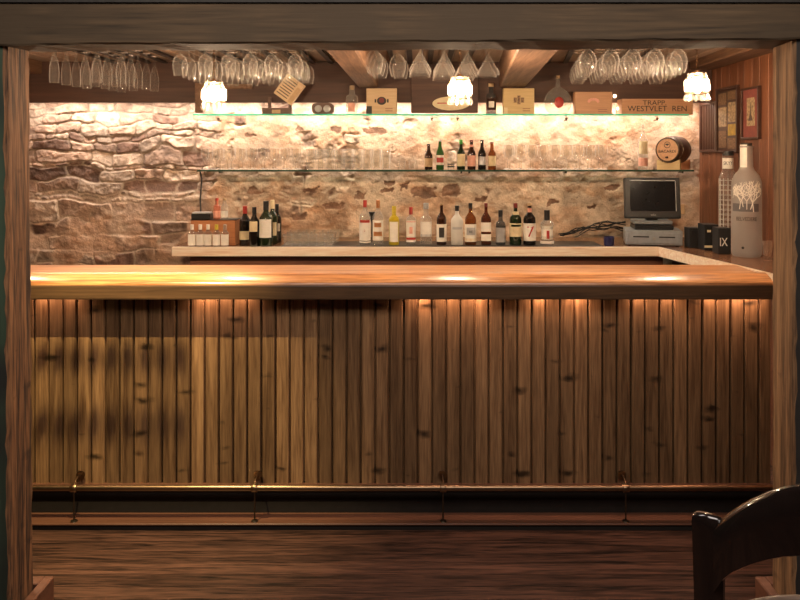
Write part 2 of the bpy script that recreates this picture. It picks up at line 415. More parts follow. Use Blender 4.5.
# ------------------------------------------------------------------ stone back wall: one relief mesh
def vnoise(nx, nz, sx, sz, seed, octv=3):
    rg = np.random.RandomState(seed); out = np.zeros((nz, nx)); amp = 1; tot = 0
    for o in range(octv):
        gx, gz = int(sx*2**o)+2, int(sz*2**o)+2
        g = rg.rand(gz, gx)
        xs = np.linspace(0, gx-1.001, nx); zs = np.linspace(0, gz-1.001, nz)
        xi = xs.astype(int); zi = zs.astype(int); fx = xs-xi; fz = zs-zi
        fx = fx*fx*(3-2*fx); fz = fz*fz*(3-2*fz)
        a = g[zi][:, xi]; b = g[zi][:, xi+1]; c = g[zi+1][:, xi]; d = g[zi+1][:, xi+1]
        v = (a*(1-fx)+b*fx)*(1-fz)[:, None]+(c*(1-fx)+d*fx)*fz[:, None]
        out += amp*v; tot += amp; amp *= 0.5
    return out/tot
def stone_wall():
    x0, x1, z0, z1 = -3.05, 2.16, 0.80, 2.37
    step = 0.0055
    nx = int((x1-x0)/step); nz = int((z1-z0)/step)
    X = np.linspace(x0, x1, nx)[None, :].repeat(nz, 0); Z = np.linspace(z0, z1, nz)[:, None].repeat(nx, 1)
    wx = (vnoise(nx, nz, 24, 8, 1)-0.5)*0.10; wz = (vnoise(nx, nz, 13, 5, 2)-0.5)*0.16 + (vnoise(nx, nz, 45, 15, 12)-0.5)*0.035
    U = X+wx; V = Z+wz
    rg = np.random.RandomState(11)
    # courses
    edges = [z0-0.2]
    while edges[-1] < z1+0.2: edges.append(edges[-1]+((0.0+rg.choice([0.10, 0.13, 0.16])) if edges[-1] < 1.32 else rg.choice([0.035, 0.05, 0.07, 0.10], p=[.25, .3, .25, .2])))
    edges = np.array(edges)
    row = np.clip(np.searchsorted(edges, V)-1, 0, len(edges)-2)
    dist = np.full((nz, nx), 9.0); sid = np.zeros((nz, nx), int); base = 0
    for r in range(len(edges)-1):
        h = edges[r+1]-edges[r]
        es = [x0-0.3-rg.rand()*0.2]
        while es[-1] < x1+0.3: es.append(es[-1]+h*rg.uniform(1.2, 4.2))
        es = np.array(es); mk = row == r
        if not mk.any(): base += len(es); continue
        u = U[mk]; v = V[mk]
        k = np.clip(np.searchsorted(es, u)-1, 0, len(es)-2)
        off = (rg.rand(len(es))-0.5)*0.02
        dx = np.minimum(u-es[k], es[k+1]-u); dz = np.minimum(v-edges[r], edges[r+1]-v)
        q = np.minimum(dx, dz)
        rr = 0.022   # rounded corners
        cor = np.where((dx < rr) & (dz < rr), rr-np.hypot(rr-dx, rr-dz), q)
        dist[mk] = cor; sid[mk] = base+k; base += len(es)
    n = base+5
    prot = rg.rand(n)*0.024-0.004
    hue = rg.rand(n); val = rg.uniform(0.55, 1.15, n); tilt = (rg.rand(n)-0.5)*0.25
    det = vnoise(nx, nz, 110, 36, 5, 4); big = vnoise(nx, nz, 16, 6, 6, 4); fine = vnoise(nx, nz, 300, 95, 7, 2)
    g = np.clip(dist/0.009, 0, 1); g = g*g*(3-2*g)
    hd = g*(0.010+prot[sid]+tilt[sid]*((V-edges[row])))+(det-0.5)*0.022*g+(fine-0.5)*0.005
    # colours of the stones
    cA = np.array([0.42, 0.29, 0.215]); cB = np.array([0.21, 0.125, 0.09]); cC = np.array([0.56, 0.43, 0.33]); mort = np.array([0.38, 0.30, 0.23])
    hs = hue[sid][..., None]
    st = np.where(hs < 0.45, cA, np.where(hs < 0.65, cB, cC))*val[sid][..., None]
    st = st*(0.30+1.35*det[..., None])
    lowz = np.clip((1.55-Z)/0.2, 0, 1); dk = np.clip(dist/(0.008+0.009*lowz), 0, 1)[..., None]
    colr = st*dk+mort*(0.9+0.45*lowz[..., None])*(1-dk)
    # plaster / lime mortar smeared over the stones right of the shelf ends
    edge = np.clip((X+1.62+(big-0.5)*0.5)/0.12, 0, 1)
    thick = vnoise(nx, nz, 30, 10, 21, 4)
    low = np.clip((Z-1.25)/0.3, 0, 1)
    cover = edge*np.clip((thick-0.30+0.14*np.clip((X+0.8)/1.2, 0, 1))*9, 0, 1)
    # left part: mortar only low down
    coverL = np.clip((thick-0.44)*8, 0, 1)*np.clip((1.42-Z)/0.25, 0, 1)*0.85
    cover = np.maximum(cover, coverL)
    ph = 0.026+(big-0.5)*0.022+(det-0.5)*0.009+(fine-0.5)*0.0025
    pc = np.array([0.57, 0.42, 0.305])*(0.45+1.05*vnoise(nx, nz, 60, 20, 23, 4))[..., None]
    pc = pc*(1-0.20*np.clip((vnoise(nx, nz, 20, 8, 24, 3)-0.5)*5, 0, 1)[..., None]*np.array([0.4, 1, 1.4]))
    cn = vnoise(nx, nz, 26, 16, 31, 4); ck = np.clip(1-np.abs(cn-0.5)/0.007, 0, 1)*np.clip((vnoise(nx, nz, 14, 6, 33, 2)-0.45)*8, 0, 1)
    pc = pc*(1-0.55*ck[..., None]); ph = ph-0.004*ck
    blot = np.clip((vnoise(nx, nz, 45, 22, 35, 4)-0.60)*10, 0, 1)[..., None]
    pc = pc*(1-blot)+blot*pc*np.array([0.80, 0.70, 0.62])
    # individual dark stones showing through the plaster (px, py, w, h)
    for (sx, sy, sw, sh) in [(425, 192, 22, 14), (452, 191, 18, 12), (404, 187, 8, 6), (389, 190, 12, 4), (361, 195, 14, 7), (388, 184, 14, 4), (553, 201, 8, 6), (612, 187, 12, 5), (335, 130, 14, 6), (375, 131, 26, 6), (300, 128, 10, 5), (250, 135, 12, 4), (265, 152, 8, 4), (640, 190, 12, 6), (590, 208, 9, 4), (345, 150, 9, 5), (480, 200, 12, 5), (335, 205, 20, 7), (310, 190, 14, 6), (255, 190, 16, 7), (300, 215, 18, 6)]:
        cx, cz = px(sx, 5.65), pz(sy, 5.65); hw, hh = sw*5.65/F/2, sh*5.65/F/2
        e = (np.abs(X+(det-0.5)*0.11-cx)/hw)**3.5+(np.abs(Z+(big-0.5)*0.02+(det-0.5)*0.06-cz)/hh)**3.5
        k = np.clip((1.25-e)*2.5, 0, 1)
        ph -= 0.004*k
        pc = pc*(1-k[..., None])+np.array([0.20, 0.11, 0.07])*(0.3+1.5*det[..., None])*k[..., None]
    hd = np.maximum(hd, 0.013*np.clip((1.55-Z)/0.2, 0, 1)+0.002)
    hh_ = hd*(1-cover)+np.maximum(ph, hd*0.45)*cover
    c3 = cover[..., None]
    colr = colr*(1-c3)+pc*c3
    Y = 5.68-hh_
    co = np.stack([X, Y, Z], -1).reshape(-1, 3)
    me = bpy.data.meshes.new('wall_stone')
    me.vertices.add(len(co)); me.vertices.foreach_set('co', co.ravel())
    idx = np.arange(nx*nz).reshape(nz, nx)
    q = np.stack([idx[:-1, :-1], idx[:-1, 1:], idx[1:, 1:], idx[1:, :-1]], -1).reshape(-1, 4)
    me.loops.add(q.size); me.loops.foreach_set('vertex_index', q.ravel())
    me.polygons.add(len(q)); me.polygons.foreach_set('loop_start', np.arange(len(q))*4)
    me.polygons.foreach_set('use_smooth', np.ones(len(q), bool))
    me.update()
    ca = me.color_attributes.new('stone', 'FLOAT_COLOR', 'POINT')
    ca.data.foreach_set('color', np.concatenate([colr.reshape(-1, 3), np.ones((nx*nz, 1))], 1).ravel())
    m, nt, N, L, b = mat('stone and lime')
    at = N.new('ShaderNodeAttribute'); at.attribute_name = 'stone'
    no = N.new('ShaderNodeTexNoise'); no.inputs['Scale'].default_value = 90; no.inputs['Detail'].default_value = 3
    tc = N.new('ShaderNodeTexCoord'); L.new(tc.outputs['Object'], no.inputs['Vector'])
    mr = N.new('ShaderNodeMapRange'); mr.inputs['To Min'].default_value = 0.7; mr.inputs['To Max'].default_value = 1.3; L.new(no.outputs['Fac'], mr.inputs['Value'])
    mx = N.new('ShaderNodeMix'); mx.data_type = 'RGBA'; mx.blend_type = 'MULTIPLY'; mx.inputs['Factor'].default_value = 1
    L.new(at.outputs['Color'], mx.inputs[6]); L.new(mr.outputs[0], mx.inputs[7]); L.new(mx.outputs[2], b.inputs['Base Color'])
    bp = N.new('ShaderNodeBump'); bp.inputs['Strength'].default_value = 0.5; bp.inputs['Distance'].default_value = 0.006
    L.new(no.outputs['Fac'], bp.inputs['Height']); L.new(bp.outputs['Normal'], b.inputs['Normal'])
    b.inputs['Roughness'].default_value = 0.85
    me.materials.append(m)
    o = bpy.data.objects.new('wall_stone', me); COL.objects.link(o); o['kind'] = 'structure'; o['label'] = 'stone back wall, dry-laid at left and lime-covered behind the shelves'
stone_wall()
bm = nb(); box(bm, -3.05, 2.15, 5.70, 5.75, 0, 2.37); struct('wall_far', bm, M['darkpost'])

# ------------------------------------------------------------------ front frame: posts, beam, plinths
def rough_post(xa, xb, ya, yb, z0, z1, lean, seed, mats, face):
    bm = nb(); n = 46; rr = random.Random(seed); rings = []
    pr = [(xa, ya), (xb, ya), (xb, yb), (xa, yb)]
    off = [0]*8
    for i in range(n+1):
        z = z0+(z1-z0)*i/n; ring = []
        dx = lean*(i/n)
        for k, (x, y) in enumerate(pr):
            cx = 0.012
            for s in (0, 1):
                off[k*2+s] = off[k*2+s]*0.6+rr.uniform(-0.0008, 0.0008)
            sx = 1 if x == min(xa, xb) else -1; sy = 1 if y == ya else -1
            # chamfered corner: two points
            p1 = (x+sx*cx*rr.uniform(0.5, 1.3), y); p2 = (x, y+sy*cx*rr.uniform(0.5, 1.3))
            seq = (p2, p1) if k in (0, 2) else (p1, p2)
            for s, p in enumerate(seq): ring.append(bm.verts.new((p[0]+dx+off[k*2+s], p[1], z)))
        rings.append(ring)
    for A, B in zip(rings[:-1], rings[1:]):
        for k in range(8):
            f = bm.faces.new((A[k], A[(k+1) % 8], B[(k+1) % 8], B[k])); f.smooth = False
            f.material_index = 1 if k in face else 0
    bm.faces.new(rings[0][::-1]); bm.faces.new(rings[-1])
    bmesh.ops.recalc_face_normals(bm, faces=bm.faces[:])
    return bm
bm = rough_post(-1.53, -1.348, 2.45, 2.60, 0, 2.065, -0.014, 5, None, (1,))
o = struct('trim_1', bm, [M['post'], M['green']])
bm = rough_post(1.2425, 1.45, 2.45, 2.60, 0, 2.065, 0.0, 9, None, (1,))
o = struct('trim_2', bm, [M['post2'], M['darkpost']])
# cross beam with slightly wavy faces
bm = nb(); rr = random.Random(2); n = 70; rings = []
for i in range(n+1):
    x = -2.2+4.4*i/n; w1 = rr.uniform(-0.0025, 0.0025); w2 = rr.uniform(-0.004, 0.003)
    zf = 2.068+w1-0.0006*x; zb = 2.053+w2
    zf, zb = 1.680+(155-42+3.5*(x/1.4))*2.43/F+w1, 1.680+(155-50+1.5*(x/1.4))*2.62/F+w2
    rings.append([bm.verts.new(p) for p in ((x, 2.43, zf+0.006), (x, 2.436+w2, zf), (x, 2.612, zb), (x, 2.62, zb+0.006), (x, 2.62, 2.40), (x, 2.43, 2.176))])
for A, B in zip(rings[:-1], rings[1:]):
    for k in range(6): bm.faces.new((A[k], A[(k+1) % 6], B[(k+1) % 6], B[k]))
bm.faces.new(rings[0]); bm.faces.new(rings[-1][::-1]); bmesh.ops.recalc_face_normals(bm, faces=bm.faces[:])
struct('trim_3', bm, M['beam'])
bm = nb(); box(bm, -4, 4, 2.42, 2.62, 2.18, 3.0); struct('wall_front', bm, M['darkpost'])
# walls beyond the posts of the opening
bm = nb(); box(bm, -4, -1.60, 2.47, 2.60, 0, 2.18); struct('wall_front', bm, M['green'])
bm = nb(); box(bm, 1.47, 4, 2.47, 2.60, 0, 2.18); struct('wall_front', bm, M['darkpost'])
# skirting plinths round the posts
def plinth(name, xin, xout, m1):
    bm = nb(); s = 1 if xin > xout else -1
    box(bm, min(xin, xin-s*0.035), max(xin, xin-s*0.035), 2.2, 2.655, 0, 0.17, 0.004)
    box(bm, min(xin-s*0.035, xout), max(xin-s*0.035, xout), 2.605, 2.655, 0, 0.17, 0.003)
    struct(name, bm, m1)
plinth('baseboard_left', -1.305, -1.50, M['step']); plinth('baseboard_right', 1.208, 1.45, M['step'])

# ------------------------------------------------------------------ the bar
bar = empty('bar_counter', (0, 3.3, 0), 'long bar counter with vertical pine boards and varnished wooden top', 'bar counter')
bar_loc = Vector((0, 3.3, 0))
def child(name, bm, mats, parent, smooth=False, label=None):
    """geometry given in world coordinates for a thing whose base is elsewhere"""
    p = parent.location.copy()
    bmesh.ops.translate(bm, vec=-p, verts=bm.verts[:])
    return link(name, bm, mats, parent, smooth, label)
BX0, BX1 = -1.95, 1.588
bm = nb()
prism(bm, [(3.34, 1.075), (3.302, 1.098), (3.303, 1.106), (3.309, 1.113), (3.33, 1.125), (3.36, 1.137), (3.385, 1.143), (3.40, 1.141), (3.408, 1.130), (3.425, 1.130), (3.70, 1.130), (3.706, 1.124), (3.706, 1.075)], BX0, BX1, 'x')
child('countertop', bm, M['top'], bar, True)
bm = nb(); box(bm, BX0, BX1, 3.300, 3.345, 1.034, 1.100, 0.007, seg=2)
child('fascia', bm, M['fascia'], bar, label='dark brown grained board along the front edge')
bm = nb()
def pb(b, lo, hi):
    prism(b, [(lo-0.0035, 3.45), (lo-0.0035, 3.432), (lo, 3.432), (lo, 3.416), (lo+0.004, 3.410), (hi-0.004, 3.410), (hi, 3.416), (hi, 3.432), (hi+0.0035, 3.432), (hi+0.0035, 3.45)], 0.165, 1.075, 'z')
boards(bm, 'x', -1.835, 1.63, 0.0655, pb, R, 0.007)
child('front_panel', bm, M['panel'], bar)
bm = nb(); box(bm, BX0, 1.63, 3.385, 3.425, 0.150, 0.166, 0.003); child('ledge_strip', bm, M['step'], bar)
bm = nb(); box(bm, BX0, 1.63, 3.41, 3.44, 0.03, 0.150); child('kick_board', bm, M['void'], bar, label='black board below the ledge')
bm = nb(); box(bm, BX0, 1.63, 3.306, 3.44, 0.024, 0.032, 0.002, 0); box(bm, BX0, 1.63, 3.315, 3.44, 0.0, 0.024, 0, 1)
child('foot_platform', bm, [M['step'], M['void']], bar, label='low reddish plank platform at the foot')
bm = nb(); box(bm, BX0, 1.58, 3.44, 3.66, 0.0, 1.078); child('carcass', bm, M['header'], bar)

# foot rail
bm = nb(); tube(bm, [(BX0, 3.330, 0.182), (1.60, 3.330, 0.182)], 0.0135, 14); rail = child('foot_rail', bm, M['brass'], bar, True, label='brass foot rail')
def link_sub(name, bm, m):
    bmesh.ops.translate(bm, vec=-bar.location, verts=bm.verts[:]); return link(name, bm, m, rail, True)
for xx in (-1.548, -0.735, 0.113, 0.935):
    bm = nb()
    lathe(bm, [(0.0, -0.004), (0.02, -0.004), (0.02, 0.0), (0.006, 0.004), (0, 0.004)], 16, c=(xx, 3.398, 0.212), axis='y')
    tube(bm, [(xx, 3.398, 0.212), (xx, 3.37, 0.216), (xx, 3.345, 0.21), (xx, 3.331, 0.196)], 0.0034, 8)
    lathe(bm, [(0.017, -0.014), (0.0185, -0.012), (0.0185, 0.012), (0.017, 0.014)], 14, c=(xx, 3.330, 0.182), axis='x')
    link_sub('bracket', bm, M['brass'])
    bm = nb(); tube(bm, [(xx, 3.330, 0.17), (xx, 3.330, 0.034)], 0.0035, 8)
    lathe(bm, [(0.016, 0), (0.014, 0.004), (0.005, 0.006)], 14, c=(xx, 3.33, 0.032))
    link_sub('rail_leg', bm, M['iron'])

# puck lamps under the overhang
pucks = [44, 68, 205, 222, 243, 420, 448, 475, 541, 577, 640, 668, 712, 738, 757]
for i, p_ in enumerate(pucks):
    X = px(p_, 3.39)
    t = empty('under_counter_lamp', (X, 3.375, 1.0735), 'small round lamp under the counter overhang, %s from the left' % (NTH+['fifteenth'])[i], 'lamp', 'lamps under the counter overhang')
    bm = nb(); lathe(bm, [(0.014, 0), (0.014, -0.008), (0.011, -0.008)], 14, cap=True); link('housing', bm, M['iron'], t, True)
    bm = nb(); lathe(bm, [(0.0105, -0.0082), (0.0105, -0.0095)], 14); link('lens', bm, M['lens'], t)
    l = bpy.data.lights.new('puck_light', 'SPOT'); l.energy = PUCK_P*(0.6 if p_ < 250 else 1.0)*random.uniform(0.6, 1.2); l.color = (1.0, 0.58, 0.38); l.shadow_soft_size = 0.012; l.spot_size = math.radians(160); l.spot_blend = 1
    o = bpy.data.objects.new('puck_light', l); COL.objects.link(o); o.parent = t; o.location = (0, 0.0, -0.013); o.rotation_euler = (math.radians(18), 0, 0)

# ------------------------------------------------------------------ back counter and its return along the right wall
ZB = 1.06
bc = empty('back_counter', (0, 4.5, 0), 'pale wooden back counter below the bottle shelves', 'counter')
XL = px(172, 4.98)
C1 = (px(658, 4.98), 4.98); C2 = (px(736, 4.14), 4.14); C3 = (C2[0]+0.075, 3.72)
def slab(bm, poly, z0, z1, mi=0): prism(bm, poly, z0, z1, 'z', mi)
bm = nb(); slab(bm, [(XL, 4.98), C1, (C1[0]+0.012, 5.01), (XL, 5.01)], ZB-0.061, ZB)
child('edge_board', bm, M['toplight'], bc)
bm = nb(); slab(bm, [C1, C2, C3, (C3[0]+0.03, 3.72), (C2[0]+0.03, 4.14), (C1[0]+0.012, 5.01)], ZB-0.061, ZB)
child('edge_board', bm, M['toplight'], bc)
bm = nb(); slab(bm, [(XL, 5.01), (C1[0]+0.012, 5.01), (C2[0]+0.03, 4.14), (C3[0]+0.03, 3.72), (WX-0.003, 3.72), (WX-0.003, 5.60), (XL, 5.60)], ZB-0.045, ZB-0.0015)
child('countertop', bm, wood('dark deck wood', (0.10, 0.045, 0.022), (0.26, 0.12, 0.06), 'y', 1, 0.25, 0.1), bc, label='dark wooden surface behind the pale edge board')
bm = nb(); box(bm, px(190, 5.03), C1[0]+0.05, 5.03, 5.58, 0.0, ZB-0.0455)
box(bm, C1[0]+0.30, 2.1, 3.74, 5.58, 0.0, ZB-0.0455)
child('cabinet', bm, M['step'], bc)
bm = nb(); box(bm, px(283, 5.1), px(600, 5.1), 5.015, 5.30, ZB-0.0012, ZB+0.003, 0.001)
tag(link('bar_mat', bm, M['black']), 'black rubber bar mat under the row of spirit bottles', 'mat')

# ------------------------------------------------------------------ ceiling beams, header, racks
def skew_beam(x0a, x1a, ya, x0b, x1b, yb, z0, z1, m, name):
    bm = nb()
    prism(bm, [(x0a, ya), (x1a, ya), (x1b, yb), (x0b, yb)], z0, z1, 'z')
    es = [e for e in bm.edges]
    bmesh.ops.bevel(bm, geom=es, offset=0.008, segments=1, affect='EDGES')
    return struct(name, bm, m)
skew_beam(-0.434, -0.290, 2.63, -0.434, -0.290, 5.40, 2.17, 2.369, M['cbeam'], 'trim_4')
skew_beam(0.41, 0.61, 2.63, 0.593, 0.781, 5.40, 2.17, 2.369, M['cbeam'], 'trim_5')
skew_beam(-3.0, -2.74, 2.63, -3.0, -2.74, 5.40, 2.27, 2.369, M['cbeam'], 'trim_6')
skew_beam(1.90, 2.149, 2.63, 1.98, 2.149, 5.40, 2.30, 2.369, M['cbeam'], 'trim_7')
bm = nb(); box(bm, -3.0, 2.149, 5.405, 5.435, 2.064, 2.369, 0.004); struct('trim_8', bm, M['header'])
bm = nb(); box(bm, px(411, 5.37), px(478, 5.37), 5.375, 5.403, 1.985, 2.34, 0.003); struct('trim_9', bm, M['header'])
bm = nb(); box(bm, px(196, 5.37), px(204, 5.37), 5.34, 5.40, 1.985, 2.20, 0.003); box(bm, px(204, 5.37), px(252, 5.37), 5.37, 5.40, 2.16, 2.195, 0.003); struct('trim_10', bm, M['cbeam'])

GLASS_Z = 2.338
def stem_mesh(name, prof_out, th=0.0016, seg=18):
    bm = nb()
    pts = prof_out+[(prof_out[-1][0]+0.0008, prof_out[-1][1]-0.0010), (prof_out[-1][0]-0.0014, prof_out[-1][1]-0.0014), (prof_out[-1][0]-0.0018, prof_out[-1][1]+0.0010)]
    lathe(bm, pts, seg, cap=False)
    me_o = link(name, bm, M['glass'], None, True)
    return me_o
# profiles hang down from the foot (z=0)
WINE = [(0.0, 0.0), (0.036, -0.0005), (0.036, -0.002), (0.006, -0.007), (0.0036, -0.090), (0.008, -0.097), (0.026, -0.109), (0.037, -0.130), (0.041, -0.155), (0.039, -0.180), (0.033, -0.213)]
FLUTE = [(0.0, 0.0), (0.031, -0.0005), (0.031, -0.002), (0.005, -0.007), (0.0033, -0.060), (0.007, -0.070), (0.017, -0.095), (0.025, -0.135), (0.028, -0.175), (0.027, -0.205), (0.0245, -0.232)]
BIG = [(0.0, 0.0), (0.036, -0.0005), (0.036, -0.002), (0.006, -0.007), (0.004, -0.065), (0.012, -0.072), (0.033, -0.090), (0.046, -0.120), (0.049, -0.145), (0.044, -0.175), (0.036, -0.200)]
MART = [(0.0, 0.0), (0.036, -0.0005), (0.036, -0.002), (0.006, -0.007), (0.004, -0.085), (0.010, -0.094), (0.026, -0.122), (0.045, -0.155), (0.058, -0.178), (0.0615, -0.188), (0.062, -0.195)]
protos = {}
def hanging(kind, prof, X, d, label, cat, group):
    nm = {'flute': 'champagne_flute', 'wine': 'wine_glass', 'big': 'wine_glass', 'mart': 'martini_glass'}[kind]
    if kind not in protos:
        o = stem_mesh(nm, prof); protos[kind] = o
        tag(o, label, cat, group); o.location = (X, d, GLASS_Z); return
    o = protos[kind].copy(); COL.objects.link(o); o.location = (X, d, GLASS_Z); o['label'] = label; o['category'] = cat; o['group'] = group
    o.rotation_euler = (random.uniform(-.01, .01), random.uniform(-.015, .015), 0)
LR = ['leftmost', 'second', 'third', 'fourth', 'fifth', 'sixth']
def rowname(i, n): return 'rightmost' if i == n-1 else (LR[i] if i == 0 else LR[i])
def posname(i, n): return 'nearest' if i == 0 else ('farthest' if i == n-1 else ORD[i]+' from front')
def rack(name_lbl, rails, d0, d1, sk=0.0):
    t = empty('glass_rack', ((rails[0]+rails[-1])/2, d0, 2.369), name_lbl, 'glass rack')
    for X in rails:
        bm = nb(); prism(bm, [(X-0.004, d0), (X+0.004, d0), (X+0.004+sk*(d1-d0), d1), (X-0.004+sk*(d1-d0), d1)], 2.350, 2.3615, 'z')
        prism(bm, [(X-0.017, d0), (X+0.017, d0), (X+0.017+sk*(d1-d0), d1), (X-0.017+sk*(d1-d0), d1)], 2.3415, 2.350, 'z')
        child('rail', bm, M['slat'], t)
# A flutes
rowsA = [-2.13, -2.00, -1.88, -1.76]
rack('dark slatted rack on the ceiling holding champagne flutes, far left', [r-0.063 for r in rowsA]+[rowsA[-1]+0.063], 3.9, 5.35)
nA = [4, 5, 5, 5]
for i, X in enumerate(rowsA):
    for k in range(nA[i]):
        hanging('flute', FLUTE, X+random.uniform(-.006, .006), 4.34+0.135*k+[0, .12, 0, .05][i], 'upturned champagne flute, %s, %s row of the far left rack' % (posname(k, nA[i]), rowname(i, 4)), 'champagne flute', 'champagne flutes on the far left rack')
# B wine
rowsB = [-1.32, -1.19, -1.06, -0.93, -0.81, -0.69]
rack('dark slatted rack on the ceiling holding wine glasses, left of the big ceiling beam', [r-0.064 for r in rowsB]+[rowsB[-1]+0.064], 3.9, 5.35)
for i, X in enumerate(rowsB):
    n = 6 if i != 5 else 5
    for k in range(n):
        hanging('wine', WINE, X+random.uniform(-.006, .006), 4.12+0.125*k+random.uniform(-.01, .01), 'upturned wine glass, %s, %s row of rack left of the beams' % (posname(k, n), rowname(i, 6)), 'wine glass', 'wine glasses on the rack left of the ceiling beam')
# C + D
rack('dark slatted rack on the ceiling holding martini glasses between the two beams', [-0.18, -0.055, 0.085, 0.215, 0.345], 3.9, 5.35)
for i, (X, n, d) in enumerate([(-0.245, 3, 4.15), (-0.117, 2, 4.30)]):
    for k in range(n):
        hanging('big', BIG, X+0.01*k, d+0.12*k, 'wide upturned wine glass, %s, %s row just right of the left beam' % (posname(k, n), ['first', 'second'][i]), 'wine glass', 'wine glasses hanging just right of the left ceiling beam')
for i, (X, n, d) in enumerate([(0.012, 3, 4.10), (0.150, 4, 4.15), (0.280, 4, 4.17), (0.405, 2, 4.25)]):
    for k in range(n):
        hanging('mart', MART, X, d+0.145*k, 'upturned martini glass, %s, %s martini row between the two beams' % (posname(k, n), rowname(i, 4)), 'martini glass', 'martini glasses hanging between the two ceiling beams')
# E
rowsE = [0.94, 1.065, 1.19, 1.315, 1.445]
rack('dark slatted rack on the ceiling holding wine glasses right of the right beam', [r-0.19 for r in rowsE]+[rowsE[-1]-0.06], 3.9, 5.35, 0.13)
for i, X in enumerate(rowsE):
    for k in range(6):
        hanging('big', BIG, X+0.0165*k, 4.10+0.13*k, 'upturned wine glass, %s, %s row of rack near right wall' % (posname(k, 6), rowname(i, 5)), 'wine glass', 'wine glasses on the rack near the right wall')

# ------------------------------------------------------------------ pendants
def pendant(loc, label):
    X, Y, Zc = loc
    t = empty('pendant_lamp', (X, Y, Zc), label, 'pendant lamp', 'crystal pendant lamps over the bar')
    top = 2.368-Zc
    bm = nb(); lathe(bm, [(0.03, top), (0.03, top-0.012), (0.006, top-0.02)], 16); link('canopy', bm, M['iron'], t, True)
    bm = nb(); z = top-0.018; k = 0
    while z > 0.098:
        pts = []
        for i in range(10):
            a = 2*PI*i/10; u = 0.0055*math.cos(a); v = 0.012*math.sin(a)
            pts.append((u, 0, z-0.009+v) if k % 2 else (0, u, z-0.009+v))
        tube(bm, pts, 0.0013, 5, closed=True); z -= 0.0175; k += 1
    link('chain', bm, M['brass'], t, True)
    bm = nb(); lathe(bm, [(0.0, 0.092), (0.010, 0.090), (0.014, 0.082), (0.030, 0.076), (0.032, 0.072), (0.012, 0.066), (0.009, 0.038), (0.0, 0.038)], 16); link('cap', bm, M['brass'], t, True)
    bm = nb()
    for zz, rr in ((0.048, 0.052), (-0.022, 0.057)):
        b2 = nb(); tube(b2, [(rr*math.cos(2*PI*i/28), rr*math.sin(2*PI*i/28), zz) for i in range(28)], 0.0022, 6, closed=True); link('ring', b2, M['brass'], t, True)
    for i in range(6):
        a = 2*PI*i/6
        tube(bm, [((0.014+(0.052-0.014)*q)*math.cos(a), (0.014+(0.052-0.014)*q)*math.sin(a), 0.074+0.012*math.sin(q*PI)-0.026*q) for q in [j/6 for j in range(7)]], 0.0016, 5)
    link('frame', bm, M['brass'], t, True)
    # upper scrolls, middle prisms, lower drops
    def prism_crystal(h, r):
        b = nb(); lathe(b, [(0, h/2), (r, h/2-r), (r, -h/2+r), (0, -h/2)], 6, cap=False); return b
    o0 = link('crystal_prism', prism_crystal(0.064, 0.0085), M['crystal'], t)
    for i in range(14):
        o = o0 if i == 0 else o0.copy()
        if i: COL.objects.link(o); o.parent = t
        a = 2*PI*i/14; o.location = (0.0545*math.cos(a), 0.0545*math.sin(a), 0.012)
    b = nb(); lathe(b, [(0, 0.016), (0.004, 0.012), (0.0105, -0.004), (0.007, -0.016), (0, -0.021)], 6, cap=False)
    d0 = link('crystal_drop', b, M['crystal2'], t)
    for i in range(12):
        o = d0 if i == 0 else d0.copy()
        if i: COL.objects.link(o); o.parent = t
        a = 2*PI*(i+.5)/12; o.location = (0.056*math.cos(a), 0.056*math.sin(a), -0.046)
    b = nb(); tube(b, [(0.011*math.cos(2*PI*i/10), 0, 0.011*math.sin(2*PI*i/10)) for i in range(10)], 0.0028, 5, closed=True)
    s0 = link('crystal_scroll', b, M['crystal2'], t)
    for i in range(10):
        o = s0 if i == 0 else s0.copy()
        if i: COL.objects.link(o); o.parent = t
        a = 2*PI*i/10; o.location = (0.043*math.cos(a), 0.043*math.sin(a), 0.063); o.rotation_euler = (0, 0, a+PI/2)
    bm = nb(); lathe(bm, [(0, 0.034), (0.009, 0.030), (0.011, 0.020), (0.016, 0.006), (0.018, -0.006), (0.012, -0.019), (0, -0.024)], 10, cap=False); link('bulb', bm, M['bulb'], t, True)
for (a, b, d, lb) in [(214, 97, 3.75, 'crystal pendant lamp on a chain, in front of the left wine glass rack'), (460, 92, 3.75, 'crystal pendant lamp hanging before the martini glasses'), (697, 88, 3.75, 'crystal pendant lamp on a chain near the right wall and pictures'), (-27, 100, 3.75, 'crystal pendant lamp hidden behind the left post')]:
    pendant((px(a, d), d, pz(b, d)), lb)

# ------------------------------------------------------------------ glass shelves
def shelf(label, x0, x1, y0, y1, z, gp, gm='shelfglass', em='shelfedge', el='bright green front edge'):
    t = empty('glass_shelf', ((x0+x1)/2, y1, z), label, 'shelf')
    bm = nb(); box(bm, x0, x1, y0+0.002, y1, z-0.010, z); child('pane', bm, M[gm], t)
    bm = nb(); box(bm, x0, x1, y0, y0+0.004, z-0.0115, z+0.0005); child('polished_edge', bm, M[em], t, label=el)
    for p_ in gp:
        X = px(p_, 5.5)
        bm = nb(); lathe(bm, [(0.012, 0), (0.012, -0.004), (0.007, -0.008), (0.007, -0.02), (0.0, -0.02)], 12, c=(X, y1-0.07, z-0.010))
        tube(bm, [(X, y1-0.07, z-0.022), (X, y1+0.01, z-0.024)], 0.005, 8)
        child('shelf_bracket', bm, M['iron'], t, True)
ZT, ZL = 1.968, 1.572
shelf('long glass shelf with bright green edge below the header board', px(193, 5.2), px(689, 5.2), 5.20, 5.63, ZT, (216, 432, 458, 568, 660))
shelf('lower glass shelf holding glasses, beer bottles and the barrel', px(197, 5.33), px(694, 5.33), 5.33, 5.64, ZL, (217, 462, 470, 568, 686), 'shelfglass2', 'shelfedge2', 'dark green front edge')

